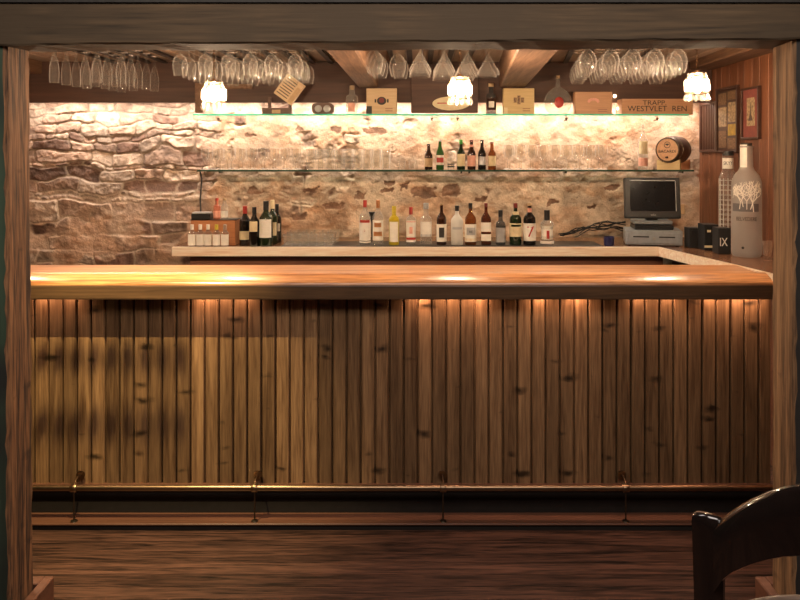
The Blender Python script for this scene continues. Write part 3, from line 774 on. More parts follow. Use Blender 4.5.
# ------------------------------------------------------------------ bottles
SHAPES = {  # relative height, relative radius
 'spirit': [(0, 0), (0.94, 0), (1, 0.012), (1, 0.60), (0.93, 0.66), (0.62, 0.72), (0.36, 0.77), (0.32, 0.82), (0.31, 0.985)],
 'wine': [(0, 0), (0.95, 0), (1, 0.015), (1, 0.58), (0.95, 0.64), (0.70, 0.70), (0.42, 0.76), (0.37, 0.82), (0.36, 0.985)],
 'beer': [(0, 0), (0.95, 0), (1, 0.015), (1, 0.52), (0.92, 0.60), (0.62, 0.68), (0.44, 0.78), (0.38, 0.97)],
 'stub': [(0, 0), (0.94, 0), (1, 0.02), (1, 0.56), (0.93, 0.64), (0.5, 0.69), (0.44, 0.74), (0.42, 0.985)],
 'waist': [(0, 0), (0.96, 0), (1.05, 0.02), (1.05, 0.12), (0.88, 0.26), (0.86, 0.42), (1.0, 0.56), (0.98, 0.62), (0.6, 0.69), (0.4, 0.74), (0.38, 0.985)],
 'slim': [(0, 0), (0.96, 0), (1, 0.012), (1, 0.66), (0.88, 0.71), (0.45, 0.75), (0.38, 0.80), (0.36, 0.985)],
}
def bottle(name, X, Y, z, h, r, shape, gm, cap, label, cat='bottle', labels=(), capf=0.12, n=2, group=None, capr=None, rz=0, txt=None):
    t = empty(name, (X, Y, z), label, cat, group, rz)
    prof = [(a*r, b*h) for a, b in SHAPES[shape]]+[(0, 0.985*h)]
    bm = nb(); lathe(bm, prof, 20, n); bmesh.ops.recalc_face_normals(bm, faces=bm.faces[:]); link('body', bm, gm, t, True)
    nr = SHAPES[shape][-1][0]*r
    if cap:
        cr = capr or nr*1.15
        bm = nb(); lathe(bm, [(nr*1.02, h*(1-capf)), (cr, h*(1-capf)+0.001), (cr, h*0.997), (cr*0.85, h), (0, h)], 14, cap=False); link('cap', bm, cap, t, True)
    for (z0, z1, half, m) in labels:
        zz = (z0+z1)/2
        # radius at this height
        rr = r
        for (a0, b0), (a1, b1) in zip(SHAPES[shape][1:-1], SHAPES[shape][2:]):
            if b0 <= zz <= b1: rr = r*(a0+(a1-a0)*(zz-b0)/max(b1-b0, 1e-6)); break
        rr = max(rr, 0)
        bm = nb(); arcpatch(bm, rr, z0*h, z1*h, -90-half, -90+half, n, off=0.0009+0.0006*(half < 70))
        link('label', bm, m, t, True)
    if txt:
        s, sz, zc, m = txt
        text(s, sz, m, t, (0, 0, zc*h), bend=r+0.0035, depth=0.0004)
    return t
DB = 5.10
H_ = lambda y0, y1, d: (y1-y0)*d/F
# name, px, top, width(px), shape, glass, cap, labels, label, n, capf, text
spirits = [
 (365, 200, 11, 'spirit', 'g_clear', 'red', [(0.10, 0.56, 80, 'paper'), (0.50, 0.56, 60, 'red'), (0.05, 0.08, 88, 'paper')], 'clear spirit bottle with red cap and white label, leftmost of the long row', 2, .16, ('S', .02, .32, 'red')),
 (378, 200, 10.5, 'spirit', 'g_clear', 'copper', [(0.10, 0.55, 80, 'paper'), (0.20, 0.30, 50, 'copper'), (0.40, 0.50, 40, 'copper')], 'clear bottle with copper neck and orange-printed label', 2, .18, None),
 (394, 206, 10, 'slim', 'g_yellow', 'yellow', [(0.08, 0.60, 55, 'paper')], 'yellow bottle with yellow cap', 2, .22, None),
 (411, 207, 10, 'slim', 'g_clear', 'red', [(0.08, 0.66, 80, 'paper'), (0.60, 0.64, 75, 'pink'), (0.14, 0.20, 60, 'red'), (0.30, 0.48, 18, 'pink')], 'bottle with red cap and white label printed in red', 4, .20, None),
 (426, 203, 12, 'stub', 'g_clear', 'silver', [(0.20, 0.56, 60, 'paper'), (0.20, 0.26, 50, 'silver')], 'squat clear bottle with silver cap and pale label', 4, .14, None),
 (441.5, 203, 10, 'spirit', 'g_brown', 'tan', [(0.08, 0.50, 78, 'paper'), (0.18, 0.42, 30, 'ink')], 'dark brown bottle with pictured white label', 2, .05, None),
 (457, 205.5, 12, 'spirit', 'g_white', 'black', [(0.40, 0.46, 50, 'silver')], 'white bottle with black cap and small palm mark', 2, .14, None),
 (470.5, 203, 12, 'spirit', 'g_amber', 'black', [(0.08, 0.50, 82, 'paper'), (0.24, 0.42, 40, 'silver'), (0.10, 0.16, 70, 'cream')], 'amber whisky bottle with black cap and black lettered white label', 3, .13, ('RE', .022, .32, 'ink')),
 (486, 203, 10.5, 'spirit', 'g_whisky', 'darkred', [(0.10, 0.26, 80, 'paper'), (0.32, 0.54, 80, 'paper')], 'reddish brown bottle with two white labels', 4, .10, None),
 (500.5, 210, 10, 'stub', 'g_smoke', 'black', [(0.08, 0.50, 78, 'silver'), (0.50, 0.56, 78, 'ink')], 'square smoky bottle with grey label and black cap', 4, .20, None),
 (515.5, 203, 12, 'spirit', 'g_green', 'darkred', [(0.20, 0.52, 80, 'cream'), (0.44, 0.49, 55, 'g_green'), (0.66, 0.80, 60, 'cream')], 'dark green whiskey bottle with cream label and dark red cap', 2, .12, None),
 (529.5, 203, 12.5, 'spirit', 'g_black', 'tan', [(0.10, 0.52, 80, 'paper'), (0.74, 0.88, 80, 'pink')], 'black bottle with a big red 7 on its white label', 2, .06, ('7', .105, .31, 'red')),
 (547, 210, 13, 'waist', 'g_clear', 'black', [(0.16, 0.55, 75, 'paper'), (0.18, 0.42, 14, 'red'), (0.04, 0.12, 85, 'paper')], 'waisted clear bottle with red mark and tall black cap, rightmost of the long row', 2, .30, None),
]
for (p_, ty, wd, shp, gm, cp, lbs, lb, n_, cf, tx) in spirits:
    h = H_(ty, 244.5, DB); r = wd*DB/F/2
    bottle('liquor_bottle', px(p_, DB), DB, ZB+0.003, h, r*(0.93 if n_ > 2 else 1), shp, M[gm], M[cp], lb, labels=[(a, b, c, M[d]) for a, b, c, d in lbs], capf=cf, n=n_, group='spirit bottles in the long row on the back counter', txt=(tx[0], tx[1], tx[2], M[tx[3]]) if tx else None)

# wooden box, small bottles, wine bottles at the left end
Yb = 5.02
t = empty('wooden_box', (px(210, Yb), Yb+0.13, ZB-0.001), 'orange wooden box standing at the left end of the back counter', 'box')
xw = (px(233, Yb)-px(188, Yb))/2
bm = nb(); box(bm, -xw, xw, -0.06, 0.08, 0, 0.172, 0.003); link('body', bm, M['boxwood'], t)
bm = nb(); box(bm, -xw-0.002, xw+0.01, -0.062, 0.085, 0.172, 0.178, 0.001); link('lid', bm, M['black'], t, label='black lid')
bm = nb(); box(bm, px(192, 5.1), px(211, 5.1), 5.08, 5.16, ZB+0.1785, ZB+0.215, 0.003); box(bm, px(192.5, 5.1), px(210, 5.1), 5.085, 5.155, ZB+0.2155, ZB+0.226, 0.002, 1)
tag(link('napkin_box', bm, [M['black'], M['silver']]), 'flat black box with a pale top lying on the wooden box', 'box')
for p_, gm, lb in ((217, 'g_rose', 'small reddish bottle on the wooden box, beside the flat black box'), (224.5, 'g_clear', 'small pale bottle on the wooden box, right of the reddish one')):
    bottle('small_bottle', px(p_, 5.1), 5.10, ZB+0.1785, 0.145, 0.024, 'stub', M[gm], M['red' if gm == 'g_rose' else 'tan'], lb, labels=[(0.08, 0.4, 80, M['pink' if gm == 'g_rose' else 'paper'])], capf=.12)
for i, p_ in enumerate((192, 200.3, 208, 216.5, 225)):
    y_ = 5.025
    bottle('mixer_bottle', px(p_, y_), y_, ZB, 0.148, 0.0245, 'stub', M['g_clear'], M['paper' if i != 3 else 'yellow'] if i < 4 else M['g_clear'], 'small white-labelled bottle before the wooden box, %s from the left' % NTH[i], labels=[(0.06, 0.56, 85, M['paper'])], capf=.24, capr=0.012, group='white-labelled mixer bottles', n=3)
wines = [(245, 206, 244, 11, 'g_black', 'red', [(0.14, 0.36, 80, 'cream')], 'dark wine bottle with red capsule and low cream label', 5.12),
 (254.3, 207, 247.5, 10.6, 'g_black', 'black', [(0.38, 0.64, 45, 'cream')], 'black wine bottle with round cream medallion label', 5.035),
 (266, 201, 247.5, 13.5, 'g_green', 'black', [(0.20, 0.60, 60, 'paper')], 'large dark green bottle with white label', 5.04),
 (272.5, 200, 245, 10, 'g_green', 'cream', [(0.2, 0.5, 60, 'cream')], 'green wine bottle with cream capsule behind the large white-labelled one', 5.16),
 (277, 204, 243, 9, 'g_black', 'black', [(0.3, 0.5, 50, 'paper')], 'black wine bottle, rightmost of the wine bottles', 5.26)]
for (p_, ty, by, wd, gm, cp, lbs, lb, y_) in wines:
    bottle('wine_bottle', px(p_, y_), y_, ZB, H_(ty, 155+(H-ZB)*F/y_, y_), wd*y_/F/2, 'wine', M[gm], M[cp], lb, labels=[(a, b, c, M[d]) for a, b, c, d in lbs], capf=.20, group='wine bottles at the left end of the back counter')
# black funnel behind the spirits
bm = nb(); lathe(bm, [(0.004, 0), (0.006, 0.14), (0.022, 0.20), (0.024, 0.215), (0.02, 0.215)], 12)
o = link('funnel', bm, M['black'], None, True); o.location = (px(372, 5.22), 5.22, ZB+0.0035); tag(o, 'black funnel standing between the two leftmost spirit bottles', 'funnel')
# low tumblers on the back counter
def tumbler_mesh(name, h, r0, r1, m, seg=18):
    bm = nb(); th = 0.0022
    lathe(bm, [(0, 0), (r0*0.96, 0), (r0, 0.003), (r1, h), (r1-th, h), (r0-th, 0.010), (0, 0.008)], seg, cap=False)
    bmesh.ops.recalc_face_normals(bm, faces=bm.faces[:])
    return link(name, bm, m, None, True)
def glass_row(name, proto, spots, lblf, cat, group, flip=0, hh=0):
    for i, (X, Y, z) in enumerate(spots):
        o = proto if i == 0 else proto.copy()
        if i: COL.objects.link(o)
        if flip: o.rotation_euler = (PI, 0, 0); z = z+hh
        o.location = (X, Y, z); tag(o, lblf(i), cat, group)
tb = tumbler_mesh('tumbler', 0.075, 0.026, 0.032, M['glass2'])
sp = [(px(285+8.4*i, 4.95+0.13*j)+0.02*j, 5.06+0.15*j, ZB-0.001+(0.0045)) for j in range(3) for i in range(6)]
glass_row('tumbler', tb, sp, lambda i: 'low clear tumbler beside the wine bottles, %s from the left in the %s row' % (NTH[i % 6], ['front', 'middle', 'rear'][i//6]), 'tumbler', 'low tumblers beside the wine bottles')
# --- lower shelf: upturned glasses left
def upright(kind, prof, h=None):
    o = stem_mesh(kind, prof); return o
SH = [(0.0, 0.0), (0.030, -0.0005), (0.030, -0.002), (0.005, -0.012), (0.0035, -0.060), (0.010, -0.068), (0.022, -0.085), (0.027, -0.105), (0.027, -0.13), (0.025, -0.155)]
sg = stem_mesh('stemmed_glass', SH); sg.data.materials[0] = M['glass3']
# standing upright: flip so that the foot rests on the shelf
spl = [(px(207+11.2*i, 5.47)+0.0, 5.42+0.11*j, ZL+0.0005) for j in range(2) for i in range(9)]
for i, (X, Y, z) in enumerate(spl):
    o = sg if i == 0 else sg.copy()
    if i: COL.objects.link(o)
    o.location = (X, Y, z); o.rotation_euler = (PI, 0, 0)
    tag(o, 'small stemmed glass, %s from the left in the %s row of the lower shelf' % (NTH[i % 9], ['front', 'rear'][i//9]), 'glass', 'small stemmed glasses on the lower shelf')
cg = tumbler_mesh('highball_glass', 0.150, 0.026, 0.031, M['glass2'])
glass_row('highball_glass', cg, [(px(311+9.4*(i % 9), 5.47), 5.42+0.11*(i//9), ZL+0.0005) for i in range(18)], lambda i: 'tall highball glass left of the beer bottles, %s from the left in the %s row' % (NTH[i % 9], ['front', 'rear'][i//9]), 'glass', 'highball glasses on the lower shelf')
sg2 = tumbler_mesh('shot_glass', 0.065, 0.020, 0.026, M['glass2'])
glass_row('shot_glass', sg2, [(px(402+10*i, 5.40), 5.40, ZL+0.0005) for i in range(2)], lambda i: 'short glass beside the first beer bottle, %s' % ['left one', 'right one'][i], 'glass', 'short glasses by the beer bottles')
sg3 = tumbler_mesh('measuring_glass', 0.085, 0.024, 0.028, M['glass2'])
o = sg3; o.location = (px(451, 5.40), 5.40, ZL+0.0005); tag(o, 'short printed glass between the beer bottles', 'glass')
bm = nb(); arcpatch(bm, 0.0262, 0.018, 0.030, -160, -20, off=0.002); arcpatch(bm, 0.0262, 0.036, 0.044, -160, -20, off=0.002); link('label', bm, M['ink'], o, True)
WN2 = [(0.0, 0.0), (0.033, -0.0005), (0.033, -0.002), (0.005, -0.012), (0.0035, -0.070), (0.010, -0.078), (0.028, -0.095), (0.035, -0.120), (0.034, -0.15), (0.029, -0.180)]
wg = stem_mesh('wine_glass', WN2); wg.data.materials[0] = M['glass3']
spr = [(px(509+11.6*(i % 9), 5.45), 5.42+0.11*(i//9), ZL+0.0005) for i in range(18)]
for i, (X, Y, z) in enumerate(spr):
    o = wg if i == 0 else wg.copy()
    if i: COL.objects.link(o)
    o.location = (X, Y, z); o.rotation_euler = (PI, 0, 0)
    tag(o, 'wine glass standing right of the beer bottles, %s from the left in the %s row' % (NTH[i % 9], ['front', 'rear'][i//9]), 'wine glass', 'wine glasses on the right of the lower shelf')
# beers
beers = [(428.6, 144, 8, 'g_brown', 'black', [(0.12, 0.45, 80, 'tan')], 'dark beer bottle with tan label, leftmost on the lower shelf'),
 (440, 139.5, 8, 'g_green2', 'silver', [(0.16, 0.48, 70, 'paper'), (0.24, 0.40, 55, 'red')], 'green beer bottle with red and white label'),
 (461, 139.5, 8.4, 'g_green', 'greenfoil', [(0.12, 0.52, 62, 'cream')], 'beer bottle with green foil neck and oval cream label'),
 (471.5, 140, 8.4, 'g_brown', 'darkred', [(0.12, 0.48, 80, 'pink'), (0.72, 0.84, 80, 'pink')], 'brown beer bottle with pink label'),
 (482, 140, 8, 'g_black', 'ink', [(0.16, 0.44, 60, 'silver')], 'black beer bottle with grey round label'),
 (492, 142, 8, 'g_amber', 'darkred', [(0.14, 0.50, 65, 'cream')], 'amber beer bottle with cream label, rightmost of the beers')]
for (p_, ty, wd, gm, cp, lbs, lb) in beers:
    bottle('beer_bottle', px(p_, 5.40), 5.40, ZL+0.0005, H_(ty, 169.8, 5.40), wd*5.4/F/2, 'beer', M[gm], M[cp], lb, labels=[(a, b, c, M[d]) for a, b, c, d in lbs], capf=(.16 if cp == 'greenfoil' else .06), group='beer bottles on the lower shelf')
bottle('liqueur_bottle', px(643, 5.42), 5.42, ZL+0.0005, H_(124, 169.8, 5.42), 0.033, 'spirit', M['g_clear'], M['g_clear'], 'tall clear bottle with red band beside the barrel', labels=[(0.08, 0.26, 88, M['pink']), (0.34, 0.62, 70, M['cream'])])
# barrel on its cradle
bt = empty('barrel', (px(667, 5.36), 5.36, ZL+0.0005), 'small dark barrel with pale lettered head on a wooden cradle', 'barrel', rz=math.radians(-42))
zc = 0.145
bm = nb(); lathe(bm, [(0.088, 0.0), (0.092, 0.002), (0.106, 0.07), (0.112, 0.13), (0.106, 0.19), (0.09, 0.26), (0.0, 0.26)], 26, c=(0, 0, zc), axis='y', cap=False)
bmesh.ops.scale(bm, vec=(0.93, 0.93, 0.93), verts=bm.verts[:], space=Matrix.Translation((0, 0, -zc)))
link('body', bm, M['stave'], bt, True)
bm = nb(); lathe(bm, [(0, 0.004), (0.080, 0.004), (0.080, 0.012)], 26, c=(0, 0, zc), axis='y', cap=False); bmesh.ops.recalc_face_normals(bm, faces=bm.faces[:])
hd_ = link('barrel_head', bm, M['barrelface'], bt, label='pale wooden head with black lettering')
for yy, rr in ((0.012, 0.0895), (0.06, 0.0985), (0.18, 0.100)):
    bm = nb(); lathe(bm, [(rr-0.003, yy-0.009), (rr, yy-0.008), (rr+0.001, yy+0.008), (rr-0.003, yy+0.009)], 26, c=(0, 0, zc), axis='y', cap=False); bmesh.ops.recalc_face_normals(bm, faces=bm.faces[:]); link('hoop', bm, M['iron'], bt, True)
o = text('BACARDI', 0.030, M['ink'], hd_, (0, 0.002, zc-0.012), sx=1.05)
bm = nb(); tube(bm, [(0.022*math.cos(2*PI*i/20), 0.003, zc+0.036+0.022*math.sin(2*PI*i/20)) for i in range(20)], 0.0018, 5, closed=True)
prism(bm, [(-0.017, zc+0.036), (-0.009, zc+0.046), (-0.003, zc+0.041), (0, zc+0.047), (0.003, zc+0.041), (0.009, zc+0.046), (0.017, zc+0.036), (0.008, zc+0.038), (0, zc+0.028), (-0.008, zc+0.038)], 0.0015, 0.004, 'y')
link('emblem', bm, M['ink'], hd_)
bm = nb(); lathe(bm, [(0.006, -0.02), (0.008, 0.0), (0.008, 0.004)], 10, c=(0, 0, zc-0.055), axis='y'); link('tap', bm, M['stave'], bt)
for yy, m_ in ((0.02, 'cigar2'), (0.19, 'boxwood')):
    bm = nb(); prism(bm, [(-0.085, 0), (0.085, 0), (0.085, 0.075), (0.055, 0.062), (0.02, 0.050), (-0.02, 0.050), (-0.055, 0.062), (-0.085, 0.075)], yy, yy+0.025, 'y')
    link('cradle', bm, M[m_], bt)

# ------------------------------------------------------------------ top shelf things
YT = 5.30; ZT2 = ZT+0.0006
def cigar(p0, p1, ty, m, label, art, dep=0.06, rz=0.0, side=None):
    X = (px(p0, YT)+px(p1, YT))/2; wdt = (px(p1, YT)-px(p0, YT)); h = pz(ty, YT)-ZT2
    t = empty('cigar_box', (X, YT, ZT2), label, 'box', None, rz)
    bm = nb(); box(bm, -wdt/2, wdt/2, -0.02, dep-0.02, 0, h, 0.003); link('body', bm, M[m], t)
    bm = nb(); box(bm, -wdt/2+0.004, wdt/2-0.004, -0.0215, -0.0200, 0.004, h-0.004, 0.0006); link('lid', bm, M[m], t)
    bm = nb()
    if art == 'oval':
        lathe(bm, [(0, 0), (0.034, 0), (0.034, 0.001), (0, 0.001)], 20, c=(0, -0.0230, h*0.52), axis='y', cap=False)
        for v in bm.verts: v.co.z = h*0.52+(v.co.z-h*0.52)*0.85
        for sx in (-1, 1): box(bm, sx*0.044-0.006, sx*0.044+0.006, -0.0228, -0.022, h*0.52-0.012, h*0.52+0.012)
        o = link('crest', bm, M['ink'], t)
        bm = nb(); lathe(bm, [(0, 0), (0.019, 0), (0.019, 0.001), (0, 0.001)], 16, c=(0, -0.0242, h*0.54), axis='y', cap=False); link('crest_center', bm, M['darkred'], o)
    elif art == 'cross':
        for sx in (-1, 0, 1): box(bm, sx*0.026-0.011, sx*0.026+0.011, -0.0228, -0.022, h*0.55-0.018-0.012*(sx == 0), h*0.55+0.018+0.014*(sx == 0))
        link('crest', bm, M['picture2'], t)
        bm = nb(); box(bm, -wdt/2+0.004, -wdt/2+0.03, -0.0228, -0.022, 0.006, 0.05); link('seal', bm, M['cream'], t)
    else:
        for k in range(7):
            a = PI*k/6; lathe(bm, [(0, 0), (0.011, 0), (0.011, 0.0008), (0, 0.0008)], 8, c=(0.032*math.cos(a), -0.0228-0.0002*k, h*0.58+0.014*math.sin(a)), axis='y', cap=False)
        link('crest', bm, M['pink'], t)
    bm = nb()
    for k in range(2): box(bm, wdt*0.12, wdt*0.36, -0.0228, -0.022, h*(0.13+0.08*k), h*(0.15+0.08*k))
    link('print', bm, M['darkred'], t)
    if side:
        bm = nb(); box(bm, -wdt/2-0.0005, -wdt/2+0.04, -0.0232, -0.0218, 0.0, 0.06); link('tax_stamp', bm, M['ink'], t)
    return t
cigar(366.5, 397, 88.5, 'cigar', 'pale cigar box with dark oval crest, on the top shelf right of the left beam', 'oval', rz=0, side=True)
cigar(503, 534, 88.5, 'cigar2', 'yellowish cigar box with brown crest, beside the round red-sealed bottle', 'cross')
cigar(574, 611.5, 92, 'cratewood', 'pinkish cigar box with red flourish, beside the lettered crate', 'scroll')
# lettered crate
t = empty('wooden_crate', ((px(621, YT)+px(692, YT))/2, YT, ZT2), 'long wooden crate with black stencilled lettering at the right end of the top shelf', 'crate')
wc = (px(692, YT)-px(621, YT))/2; hc = pz(99, YT)-ZT2
bm = nb(); box(bm, -wc, wc, -0.02, 0.0, 0, hc, 0.002); box(bm, -wc, wc, 0.13, 0.145, 0, hc, 0.002); box(bm, -wc, -wc+0.015, 0.0, 0.13, 0, hc, 0.002); box(bm, wc-0.015, wc, 0.0, 0.13, 0, hc, 0.002); box(bm, -wc+0.015, wc-0.015, 0, 0.13, 0.002, 0.012)
link('body', bm, M['cratewood'], t)
text('TRAPP.', 0.048, M['ink'], t, (-0.02, -0.0215, hc*0.73), sx=1.15)
text('WESTVLET  REN', 0.056, M['ink'], t, (0.0, -0.0215, hc*0.36), sx=1.05)
# bottles of the top shelf
bottle('decanter', px(352, YT), YT, ZT2, H_(86, 115, YT), 0.042, 'stub', M['g_clear'], M['tan'], 'clear round-stoppered decanter left of the pale cigar box', labels=[(0.1, 0.4, 30, M['pink'])], capf=.14, capr=0.018, n=3)
bottle('decanter', px(491, YT), YT, ZT2, H_(83.5, 115, YT), 0.036, 'stub', M['g_smoke'], M['tan'], 'small dark bottle with round white seal and cork top', labels=[(0.14, 0.52, 60, M['g_brown']), (0.22, 0.42, 28, M['paper'])], capf=.12, capr=0.019, n=3)
# round flask with a red seal
t = empty('round_bottle', (px(558, YT), YT, ZT2), 'round flat clear bottle with a red wax seal and cork, on the top shelf', 'bottle')
hf = H_(76, 115, YT)
bm = nb(); lathe(bm, [(0.0, 0), (0.05, 0), (0.075, 0.02), (0.095, 0.06), (0.099, 0.095), (0.088, 0.135), (0.062, 0.170), (0.030, 0.192), (0.016, 0.20), (0.014, hf-0.025), (0.018, hf-0.022), (0.018, hf-0.016), (0, hf-0.016)], 28, ysc=0.42, cap=False)
link('body', bm, M['g_clear'], t, True)
bm = nb(); lathe(bm, [(0.012, hf-0.02), (0.014, hf), (0, hf)], 12, cap=False); link('stopper', bm, M['tan'], t, True)
bm = nb(); lathe(bm, [(0, -0.008), (0.024, -0.006), (0.032, 0.0), (0.033, 0.005), (0, 0.005)], 18, c=(0, -0.045, 0.085), axis='y', cap=False)
for v in bm.verts: v.co.z = 0.085+(v.co.z-0.085)*1.2
link('seal', bm, M['red'], t, True, label='red wax seal')
# small globe lamps
for p_, y_, lb in ((615, 96, 'tiny round glowing bulb above the pinkish cigar box'), (618.5, 108.5, 'tiny round glowing bulb left of the lettered crate')):
    bm = nb(); bmesh.ops.create_uvsphere(bm, u_segments=14, v_segments=10, radius=0.011); o = link('fairy_light', bm, M['lens'], None, True); o.location = (px(p_, 5.38), 5.385, pz(y_, 5.38)); tag(o, lb, 'light')
# small wooden stand, tilted card, dark case at the left
t = empty('wooden_rack', (px(277, YT), YT, ZT2), 'small brown wooden rack with two uprights at the left of the top shelf', 'rack')
a0 = px(263, YT)-px(277, YT); a1 = px(292, YT)-px(277, YT)
bm = nb(); box(bm, a0, a1, -0.03, 0.03, 0, 0.048, 0.003); link('base', bm, M['stave'], t)
for u in (a0+0.045, a1-0.016):
    bm = nb(); box(bm, u-0.010, u+0.012, 0.0, 0.02, 0.048, 0.125, 0.002); link('upright', bm, M['stave'], t)
bm = nb(); box(bm, -0.03, 0.03, -0.0325, -0.0295, 0.008, 0.034); link('plate', bm, M['tan'], t)
t = empty('card_box', (px(285, 5.22), 5.22, pz(101, 5.22)), 'pale printed carton hanging tilted below the left wine glasses', 'carton'); t.rotation_euler = (0, math.radians(36), 0)
bm = nb(); box(bm, -0.075, 0.075, -0.02, 0.02, 0.0, 0.17, 0.002)
for v in bm.verts: v.co.x -= 0.02
link('body', bm, M['cigar'], t)
bm = nb(); box(bm, 0.018, 0.05, -0.0212, -0.0200, 0.01, 0.13); link('panel', bm, M['tan'], t)
bm = nb()
for k in range(7): box(bm, -0.085+0.006*(k % 2), 0.005, -0.0210, -0.0202, 0.02+0.02*k, 0.026+0.02*k)
link('print', bm, M['ink'], t)
t = empty('oval_case', (px(323, YT), YT, ZT2), 'dark rounded case with pale goggles-like window on the top shelf', 'case')
bm = nb(); prism(bm, [(0.078*(abs(math.cos(a))**0.6)*(1 if math.cos(a) > 0 else -1), 0.0435+0.0425*(abs(math.sin(a))**0.6)*(1 if math.sin(a) > 0 else -1)) for a in [2*PI*i/28 for i in range(28)]], -0.02, 0.04, 'y'); link('body', bm, M['stave'], t)
for sx in (-1, 1):
    bm = nb(); lathe(bm, [(0, -0.004), (0.022, -0.003), (0.026, 0.0), (0.026, 0.003), (0, 0.003)], 16, c=(sx*0.031, -0.022, 0.042), axis='y', cap=False); link('window', bm, M['silver'], t, True)
# oval plaque on the hanging dark panel
t = empty('oval_plaque', (px(451, 5.37), 5.372, pz(103.5, 5.37)), 'cream oval plaque with dark lettering, behind the middle pendant', 'sign')
bm = nb(); prism(bm, [(0.135*math.cos(2*PI*i/36), 0.050*math.sin(2*PI*i/36)) for i in range(36)], -0.010, 0.0, 'y'); link('board', bm, M['cream'], t)
bm = nb(); box(bm, -0.10, 0.03, -0.0112, -0.0100, -0.002, 0.006); link('lettering', bm, M['red'], t)
# cables on the wall
bm = nb(); tube(bm, [(px(200.5, 5.6), 5.60, ZL-0.02), (px(201.5, 5.6), 5.61, 1.50), (px(200, 5.6), 5.61, 1.35), (px(201, 5.6), 5.60, 1.22)], 0.006, 6); tag(link('power_cable', bm, M['black'], None, True), 'black cable running down the wall from the left end of the lower shelf', 'cable')
bm = nb(); rr = random.Random(4)
for k in range(7):
    p0 = Vector((px(626, 5.45), 5.46, ZB+rr.uniform(0.05, 0.13))); p3 = Vector((px(rr.uniform(555, 600), 5.45), 5.5, ZB+0.012+rr.uniform(0, 0.03)))
    pts = []
    for i in range(15):
        q = i/14; p = p0.lerp(p3, q); p.z += 0.035*math.sin(q*PI)*rr.uniform(0.7, 1.1)+0.008*math.sin(q*14+k); p.z = max(p.z, ZB+0.006); pts.append(p)
    tube(bm, pts, 0.0045, 6)
tag(link('cable_bundle', bm, M['black'], None, True), 'tangle of dark cables left of the till screen', 'cable')
bm = nb(); lathe(bm, [(0, 0), (0.030, 0), (0.034, 0.004), (0.036, 0.062), (0.033, 0.062), (0.030, 0.008), (0, 0.008)], 20, cap=False); o = link('blue_cup', bm, M['navy'], None, True); o.location = (px(609, 5.07), 5.07, ZB-0.001); tag(o, 'small navy blue cup left of the cash drawer', 'cup')

# ------------------------------------------------------------------ till
t = empty('cash_drawer', (px(657, 4.98), 5.045, ZB-0.001), 'grey metal cash drawer under the till screen', 'cash drawer', rz=math.radians(-12))
wd = (px(685, 5.04)-px(628, 5.04))/2*0.96
bm = nb(); box(bm, -wd, wd, 0, 0.26, 0.006, 0.105, 0.004); link('body', bm, M['steel'], t)
bm = nb(); box(bm, -wd+0.018, wd-0.018, -0.008, 0.0, 0.018, 0.092, 0.003); dr = link('drawer', bm, M['steel'], t)
bm = nb()
for s in (-1, 1): box(bm, s*0.085-0.052, s*0.085+0.052, -0.0095, -0.0078, 0.058, 0.067)
link('slot', bm, M['black'], dr)
bm = nb(); lathe(bm, [(0.010, -0.016), (0.010, 0), (0.012, 0)], 14, c=(0, -0.008, 0.05), axis='y'); link('lock', bm, M['silver'], dr, True)
for sx in (-1, 1):
    for yy in (0.03, 0.23):
        bm = nb(); lathe(bm, [(0.012, 0), (0.012, 0.006)], 10, c=(sx*(wd-0.03), yy, 0)); link('foot', bm, M['black'], t)
t = empty('till_screen', (px(653, 5.15), 5.16, ZB+0.104), 'black touch screen till with stand on the cash drawer', 'monitor', rz=math.radians(-7))
bm = nb(); box(bm, -0.13, 0.13, -0.06, 0.14, 0.0, 0.03, 0.005); box(bm, -0.13, 0.13, -0.03, 0.14, 0.034, 0.06, 0.005, 1); link('base', bm, [M['black'], M['steel']], t)
bm = nb(); box(bm, -0.04, 0.04, 0.02, 0.07, 0.055, 0.2, 0.006, mat=Matrix.Rotation(0.0, 4, 'X')); link('stand', bm, M['black'], t)
Mx = Matrix.Translation((0.0, 0.0, 0.072)) @ Matrix.Rotation(math.radians(-9), 4, 'X') @ Matrix.Rotation(math.radians(0), 4, 'Z')
bm = nb(); box(bm, -0.192, 0.186, -0.035, 0.015, 0.0, 0.285, 0.008, seg=2, mat=Mx); link('bezel', bm, M['plastic'], t)
bm = nb(); box(bm, -0.155, 0.152, -0.0375, -0.034, 0.05, 0.26, 0.002, mat=Mx); sc_ = link('screen', bm, M['screen'], t)
bm = nb(); box(bm, -0.155, 0.152, -0.038, -0.035, 0.261, 0.265, mat=Mx); box(bm, 0.1525, 0.156, -0.038, -0.035, 0.05, 0.261, mat=Mx); link('screen_trim', bm, M['silver'], t)
bmx = text_bm('elo', 0.018, 0.0004, sx=1.6); bmx.transform(Mx @ Matrix.Translation((0, -0.0358, 0.024))); link('brand_mark', bmx, M['silver'], t)
bm = nb(); box(bm, 0.186, 0.215, -0.03, 0.0, 0.03, 0.10, 0.003, mat=Mx); link('card_reader', bm, M['tan'], t)
